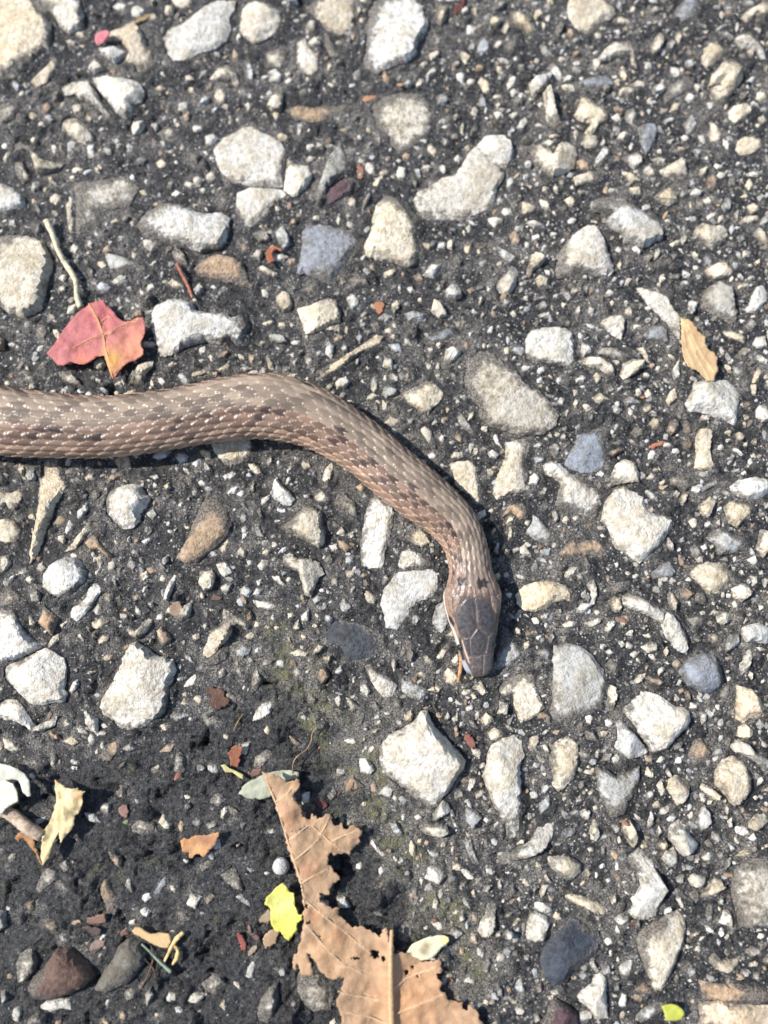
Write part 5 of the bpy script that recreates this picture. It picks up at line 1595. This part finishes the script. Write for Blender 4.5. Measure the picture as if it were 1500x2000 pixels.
sheet('white_petal', tp('E1', [(-70, -30), (40, -10), (110, 20), (160, 60), (200, 120), (205, 180), (212, 235), (185, 235), (150, 200), (135, 150), (110, 110), (60, 100), (0, 115), (-70, 100)]), 'curled white petal over the end of the brown stalk', 'petal', lin(214, 212, 196), M_PETAL, 0.28, 0.12, 2.1, 0.03, 0.9, 0.5, (0, 0), seed=9, jit=.06)
sheet('white_petal', tp('E1', [(-70, 115), (20, 104), (80, 130), (110, 190), (118, 270), (70, 295), (20, 330), (-10, 380), (-70, 350)]), 'broad cream white petal cupping the end of the brown stalk', 'petal', lin(236, 230, 208), M_PETAL, 0.28, 0.12, 1.7, 0.05, 1.2, 0.4, (0, 0), seed=10, jit=.06)
st = twig('stalk', tp('E1', [(10, 320), (120, 385), (230, 455), (330, 525)]), [11, 11.5, 12, 11.5], 'hollow brown and white stalk between white petals and yellow husk', 'stalk', lin(176, 158, 138), 0.2, 21, rough=.08)
sheet('tan_leaf_strip', tp('E1', [(100, 560), (120, 520), (160, 500), (210, 525), (245, 565), (265, 640), (322, 775), (295, 755), (245, 660), (205, 605), (150, 560), (120, 590)]), 'curled tan strip of dry leaf beneath the brown stalk', 'leaf', lin(166, 124, 84), M_LEAF, 0.25, 0.1, 0.0, .06, 0.4, .5, seed=11)
sheet('tan_husk', tp('E1', [(1008, 1300), (1040, 1266), (1080, 1275), (1150, 1322), (1230, 1312), (1300, 1322), (1320, 1380), (1290, 1432), (1230, 1425), (1150, 1390), (1080, 1345), (1030, 1322)]), 'tan rolled seed husk beside the smooth grey stone', 'husk', lin(206, 176, 130), M_LEAF, 0.26, 0.3, 0.9, -0.06, 1.0, .25, seed=12, jit=.1)
fk = twig('forked_stalk', [(356, 1824), (346, 1833), (336, 1846), (329, 1862), (321, 1878)], [3.5, 4.5, 4, 3, 2], 'forked straw coloured stalk leaning on the tan husk', 'stalk', lin(216, 186, 132), 0.3, 22)
twig('prong', [(337, 1845), (346, 1856), (345, 1870), (337, 1884)], [3, 2.5, 4.5, 2], '', '', lin(206, 172, 118), 0.3, 23, par=fk)
twig('green_stalk', [(275, 1846), (292, 1861), (312, 1878), (336, 1896)], [2, 2.2, 2.6, 3.2], 'thin grey green stalk beside the smooth grey stone', 'stalk', lin(118, 134, 116), 0.1, 24)
twig('rootlet', [(300, 1868), (294, 1885), (288, 1905), (272, 1936)], [1.4, 2.0, 1.8, 1.2], 'dark brown rootlet running out from the tan husk', 'rootlet', lin(96, 76, 58), 0.0, 25)
twig('rootlet', [(283, 1872), (298, 1892), (306, 1908)], [1.0, 1.3, 0.9], 'short dark rootlet crossing the longer rootlet near the green stalk', 'rootlet', lin(88, 72, 58), 0.1, 26)
twig('pale_twig', [(92, 432), (103, 458), (116, 492), (128, 516), (141, 534), (149, 552), (151, 580), (157, 600)], [7, 5.5, 5, 5.5, 6, 5, 5.5, 6], 'pale grey dry twig touching the edge of the pink leaf', 'twig', lin(196, 188, 160), 0.4, 27)
twig('red_stem', [(347, 517), (353, 530), (362, 548), (370, 566), (376, 582)], [4.5, 3.8, 3.4, 3.2, 2.6], 'reddish brown leaf stem leaning beside a white stone', 'stem', lin(158, 104, 84), 0.5, 28)
twig('straw', [(898, 1276), (901, 1290), (900, 1306), (897, 1322), (895, 1333)], [3.0, 3.8, 4.2, 3.0, 2.0], 'short orange tan straw beside the snout of the snake', 'straw', lin(176, 136, 98), 0.35, 29)
twig('plant_fibre', [(619, 1420), (610, 1432), (607, 1448), (598, 1464), (582, 1476), (573, 1490), (571, 1512)], [0.6, 0.7, 0.7, 0.8, 1.0, 0.8, 0.6], 'fine curled plant fibre beside the tip of the brown leaf', 'fibre', lin(170, 140, 110), 0.5, 30)
twig('plant_fibre', [(845, 1310), (846, 1335), (850, 1352), (847, 1378), (858, 1398)], [0.9, 1.1, 1.3, 1.2, 0.8], 'fine dark fibre beside the white sliver stone near the snout', 'fibre', lin(96, 88, 78), 0.3, 31)
twig('plant_fibre', [(474, 1394), (462, 1412), (455, 1428)], [0.8, 1.1, 0.8], 'short straw fibre near the dark brown bark flake', 'fibre', lin(150, 126, 80), 0.2, 32)

OB, RB, TN, DB, PK, OR, GR = lin(148, 106, 82), lin(118, 80, 66), lin(172, 144, 110), lin(88, 68, 58), lin(154, 124, 108), lin(160, 112, 78), lin(130, 142, 102)
FLAKES = [  # x, y, length, width, angle, colour, name, label
    (181, 1802, 54, 25, -8, OB, 'bark_flake', 'orange brown bark flake with a curled dark scrap under it'),
    (178, 1822, 46, 20, 10, DB, 'bark_flake', 'dark curled bark scrap beneath the orange brown flake'),
    (183, 1852, 42, 20, -28, PK, 'bark_flake', 'pinkish brown flake touching the smooth grey stone'),
    (203, 1858, 24, 9, -12, TN, 'leaf_crumb', 'tan leaf crumb next to the pinkish brown flake'),
    (143, 1808, 24, 9, -20, TN, 'leaf_crumb', 'tan curl touching the orange brown bark flake'),
    (244, 1826, 52, 15, -32, OB, 'bark_flake', 'long orange brown flake pointing to the tan husk'),
    (268, 1806, 22, 5, -12, RB, 'bark_flake', 'thin reddish splinter behind the tan husk'),
    (286, 1814, 18, 12, 50, RB, 'bark_flake', 'small reddish scrap behind the tan husk'),
    (331, 1819, 32, 15, 35, OB, 'bark_flake', 'orange flake between the tan husk and the forked stalk'),
    (471, 1849, 40, 17, 68, lin(170, 78, 50), 'bark_flake', 'glossy red brown seed scale beside the lemon petal'),
    (490, 1864, 26, 11, -55, TN, 'leaf_crumb', 'tan crumb touching the red brown seed scale'),
    (484, 1822, 24, 9, 75, OB, 'bark_flake', 'narrow brown flake beside the red brown seed scale'),
    (497, 1838, 16, 12, 20, RB, 'bark_flake', 'small red brown flake near the olive leaf scrap'),
    (516, 1798, 36, 24, -35, lin(160, 136, 92), 'leaf_crumb', 'olive tan leaf scrap under the lemon petal'),
    (526, 1836, 52, 30, -48, lin(190, 152, 102), 'leaf_crumb', 'tan toothed leaf scrap at the foot of the lemon petal'),
    (585, 1762, 22, 18, 60, lin(120, 100, 70), 'leaf_crumb', 'dull leaf scrap between lemon petal and brown leaf'),
    (493, 1513, 30, 15, -20, OB, 'bark_flake', 'orange brown flake beside the grey green leaflet'),
    (381, 1474, 18, 11, 15, OB, 'bark_flake', 'small orange flake on the dark bare asphalt'),
    (621, 1457, 26, 16, -62, lin(190, 112, 76), 'bark_flake', 'orange flake beside the fine curled fibre'),
    (237, 1586, 28, 20, 62, lin(176, 128, 106), 'bark_flake', 'pinkish brown flake beside a green crumb'),
    (919, 1448, 36, 15, 58, lin(156, 84, 62), 'brick_chip', 'brick red chip beside the large bluish white stone'),
    (622, 1572, 40, 20, 30, lin(112, 52, 44), 'bark_flake', 'dark red slab of bark behind the brown leaf'),
    (603, 1584, 32, 20, 10, lin(112, 96, 78), 'bark_flake', 'grey brown scrap tucked below the dark red bark slab'),
    (663, 1548, 22, 9, -58, lin(150, 92, 60), 'bark_flake', 'brown splinter beside the moss behind the brown leaf'),
    (682, 1540, 24, 10, -60, lin(170, 128, 84), 'bark_flake', 'tan splinter at the mossy edge'),
    (741, 595, 36, 22, 82, lin(190, 114, 56), 'seed_husk', 'orange seed husk near the square cream stone'),
    (703, 328, 34, 17, 82, lin(166, 108, 78), 'bark_flake', 'flat brown chip beside the purple stone'),
    (721, 181, 32, 13, -12, lin(198, 136, 76), 'bark_flake', 'orange tan crumb beside the dusty stone'),
    (781, 160, 12, 8, -20, lin(220, 150, 80), 'bark_flake', 'tiny orange crumb near the orange tan crumb'),
    (1288, 866, 36, 9, -14, lin(206, 122, 66), 'bark_flake', 'bright orange splinter among small tan stones'),
    (1260, 771, 12, 8, 5, lin(220, 150, 86), 'bark_flake', 'tiny orange crumb on open dark asphalt'),
    (1219, 1212, 26, 9, 28, OR, 'bark_flake', 'orange crumb inside the curve of the cracked crescent stone'),
    (419, 1167, 20, 13, -10, RB, 'bark_flake', 'rusty crumb near the forked cream stone'),
    (343, 1188, 38, 32, 40, lin(164, 132, 100), 'bark_flake', 'porous tan bark crumb near a long white sliver'),
    (347, 1513, 26, 12, -58, lin(176, 98, 64), 'bark_flake', 'small red brown scrap beside a cream crumb'),
    (353, 1520, 16, 11, -25, lin(214, 206, 160), 'leaf_crumb', 'cream crumb beside the small red brown scrap'),
    (337, 1556, 30, 11, 32, GR, 'green_scrap', 'pale green leaf scrap with a tiny stalk'),
    (240, 1609, 11, 9, 0, lin(130, 150, 70), 'green_scrap', 'tiny green crumb beside the pinkish brown flake'),
    (1220, 1608, 26, 8, 22, lin(190, 124, 82), 'bark_flake', 'tan splinter between two long white stones'),
    (1240, 1808, 30, 7, 4, lin(130, 84, 54), 'bark_flake', 'brown splinter under the bone shaped white stone'),
    (275, 24, 38, 12, -28, lin(176, 146, 84), 'leaf_crumb', 'ochre leaf strip by the hooked cream stone'),
    (898, 5, 34, 16, -60, lin(120, 52, 40), 'bark_flake', 'dark red flake beside a drop shaped cream stone'),
    (848, 1803, 12, 9, 10, OR, 'bark_flake', 'tiny orange crumb on mossy asphalt near the cream petal'),
    (881, 1922, 18, 12, 0, lin(150, 86, 60), 'bark_flake', 'rust brown crumb beside a torn lobe of the brown leaf'),
    (809, 445, 1, 1, 0, OR, '', ''),
]
for i, (x, y, L, Wd, an, c, nm, lb) in enumerate(FLAKES):
    if not nm: continue
    c = (0.68 * c + 0.32 * c.mean()) * 0.92
    g = np.random.default_rng(900 + i); n = 7
    a = np.linspace(0, 2 * math.pi, n, endpoint=False) + g.uniform(-.2, .2, n)
    r = g.uniform(0.66, 1.2, n); ca, sa = math.cos(math.radians(an)), math.sin(math.radians(an))
    ux, uy = 0.5 * L * np.cos(a) * r, 0.5 * Wd * np.sin(a) * r
    P_ = np.stack([x + ux * ca - uy * sa, y + ux * sa + uy * ca], -1)
    sheet(nm, P_, lb, {'bark_flake': 'bark', 'leaf_crumb': 'leaf', 'green_scrap': 'leaf', 'brick_chip': 'chip', 'seed_husk': 'husk'}[nm], c, M_LEAF, 0.22 if L > 20 else 0.15, 0.14, 0.0, g.uniform(-0.02, 0.09), g.uniform(0, 3), 0.3, g.normal(0, 0.10, 2), seed=40 + i, jit=.42)
sheet('curled_husk', tp('B2', [(570, 450), (600, 410), (640, 402), (690, 425), (700, 450), (655, 425), (625, 440), (622, 480), (640, 515), (600, 540), (575, 505)]), 'curled brown husk with a dark hollow near the brown stone', 'husk', lin(166, 104, 72), M_LEAF, 0.2, 0.25, 0.6, 0.05, 0.5, .3, seed=120, jit=.1)
sheet('pink_petal', tp('A1', [(683, 270), (690, 230), (730, 203), (775, 200), (798, 218), (775, 262), (735, 300), (695, 305)]), 'small round pink petal beside the hooked cream stone', 'petal', lin(206, 130, 136), M_PETAL, 0.3, 0.12, 0.9, .03, .5, .2, seed=121, jit=.05)
sheet('green_petal', tp('F3', [(890, 665), (915, 655), (950, 650), (985, 662), (1022, 690), (1025, 720), (1000, 745), (960, 752), (920, 745), (905, 705)]), 'small yellow green petal beside a large tan stone', 'petal', lin(196, 200, 92), M_PETAL, 0.3, 0.12, 1.2, .05, .5, .3, seed=122, jit=.05)

sheet('tan_leaf_piece', tp('E1', [(1395, 585), (1420, 560), (1460, 572), (1500, 545), (1560, 540), (1610, 535), (1660, 515), (1705, 505), (1705, 540), (1680, 590), (1660, 630), (1630, 650), (1600, 690), (1570, 720), (1545, 690), (1515, 690), (1490, 725), (1455, 712), (1462, 680), (1420, 672), (1402, 630)]), 'ragged tan leaf piece on bare dark asphalt', 'leaf', lin(192, 146, 104), M_LEAF, 0.24, 0.1, 0.5, 0.05, 0.4, 0.4, (0.03, 0.05), seed=130, jit=.2,
      colfn=bump_cols((352, 1645, 14, lin(206, 140, 84), .7), (400, 1640, 18, lin(150, 104, 84), .6), (385, 1665, 12, lin(226, 178, 120), .7)))

sheet('bark_flake', tp('D2', [(95, 880), (150, 868), (165, 885), (200, 880), (245, 900), (240, 950), (262, 950), (288, 968), (280, 1000), (250, 1025), (225, 1025), (200, 1048), (150, 1035), (130, 1000), (145, 950), (110, 920)]), 'dark brown ragged flake near the forked cream stone', 'bark', lin(96, 68, 56), M_LEAF, 0.18, 0.14, 0.0, 0.05, 0.5, 0.4, (0.05, 0.02), seed=131, jit=.3)
sheet('bark_flake', tp('D2', [(262, 1392), (295, 1370), (300, 1345), (330, 1325), (350, 1345), (382, 1338), (376, 1400), (352, 1430), (366, 1450), (340, 1512), (305, 1495), (285, 1500), (287, 1440)]), 'red brown curled flake on the yellow leaf sliver', 'bark', lin(150, 96, 72), M_LEAF, 0.18, 0.14, 0.5, 0.09, 0.2, 0.5, (0.05, 0.06), seed=132, jit=.25)

# loose pebble near the lemon petal
pb = np.array(tp('E2', [(630, 770), (680, 730), (730, 712), (758, 748), (756, 800), (715, 845), (660, 838), (632, 810)])); c_ = unp(547.5, 1695, 1.6)
zt = footprint_top(unp(pb[:, 0], pb[:, 1], 1.0))
v, f = sphere((0, 0, 0), 1.08, 12, (1, 1, 0.85))
v = np.array(v); v *= (1 + 0.10 * fbm(v[:, 0] * 0.9 + v[:, 2], v[:, 1] * 0.9 - v[:, 2], 2, 88))[:, None]
v = v + np.array([c_[0], c_[1], zt + 0.72])
ob = make_mesh('pebble', v, f, M_STONE, True, np.tile((0.50, 0.50, 0.52), (len(v), 1)), {'edge': np.ones(len(v)), 'dirt': np.zeros(len(v))}, origin=(c_[0], c_[1], zt))
tag(ob, 'loose round pale grey pebble beside the brown leaf and lemon petal', 'pebble')
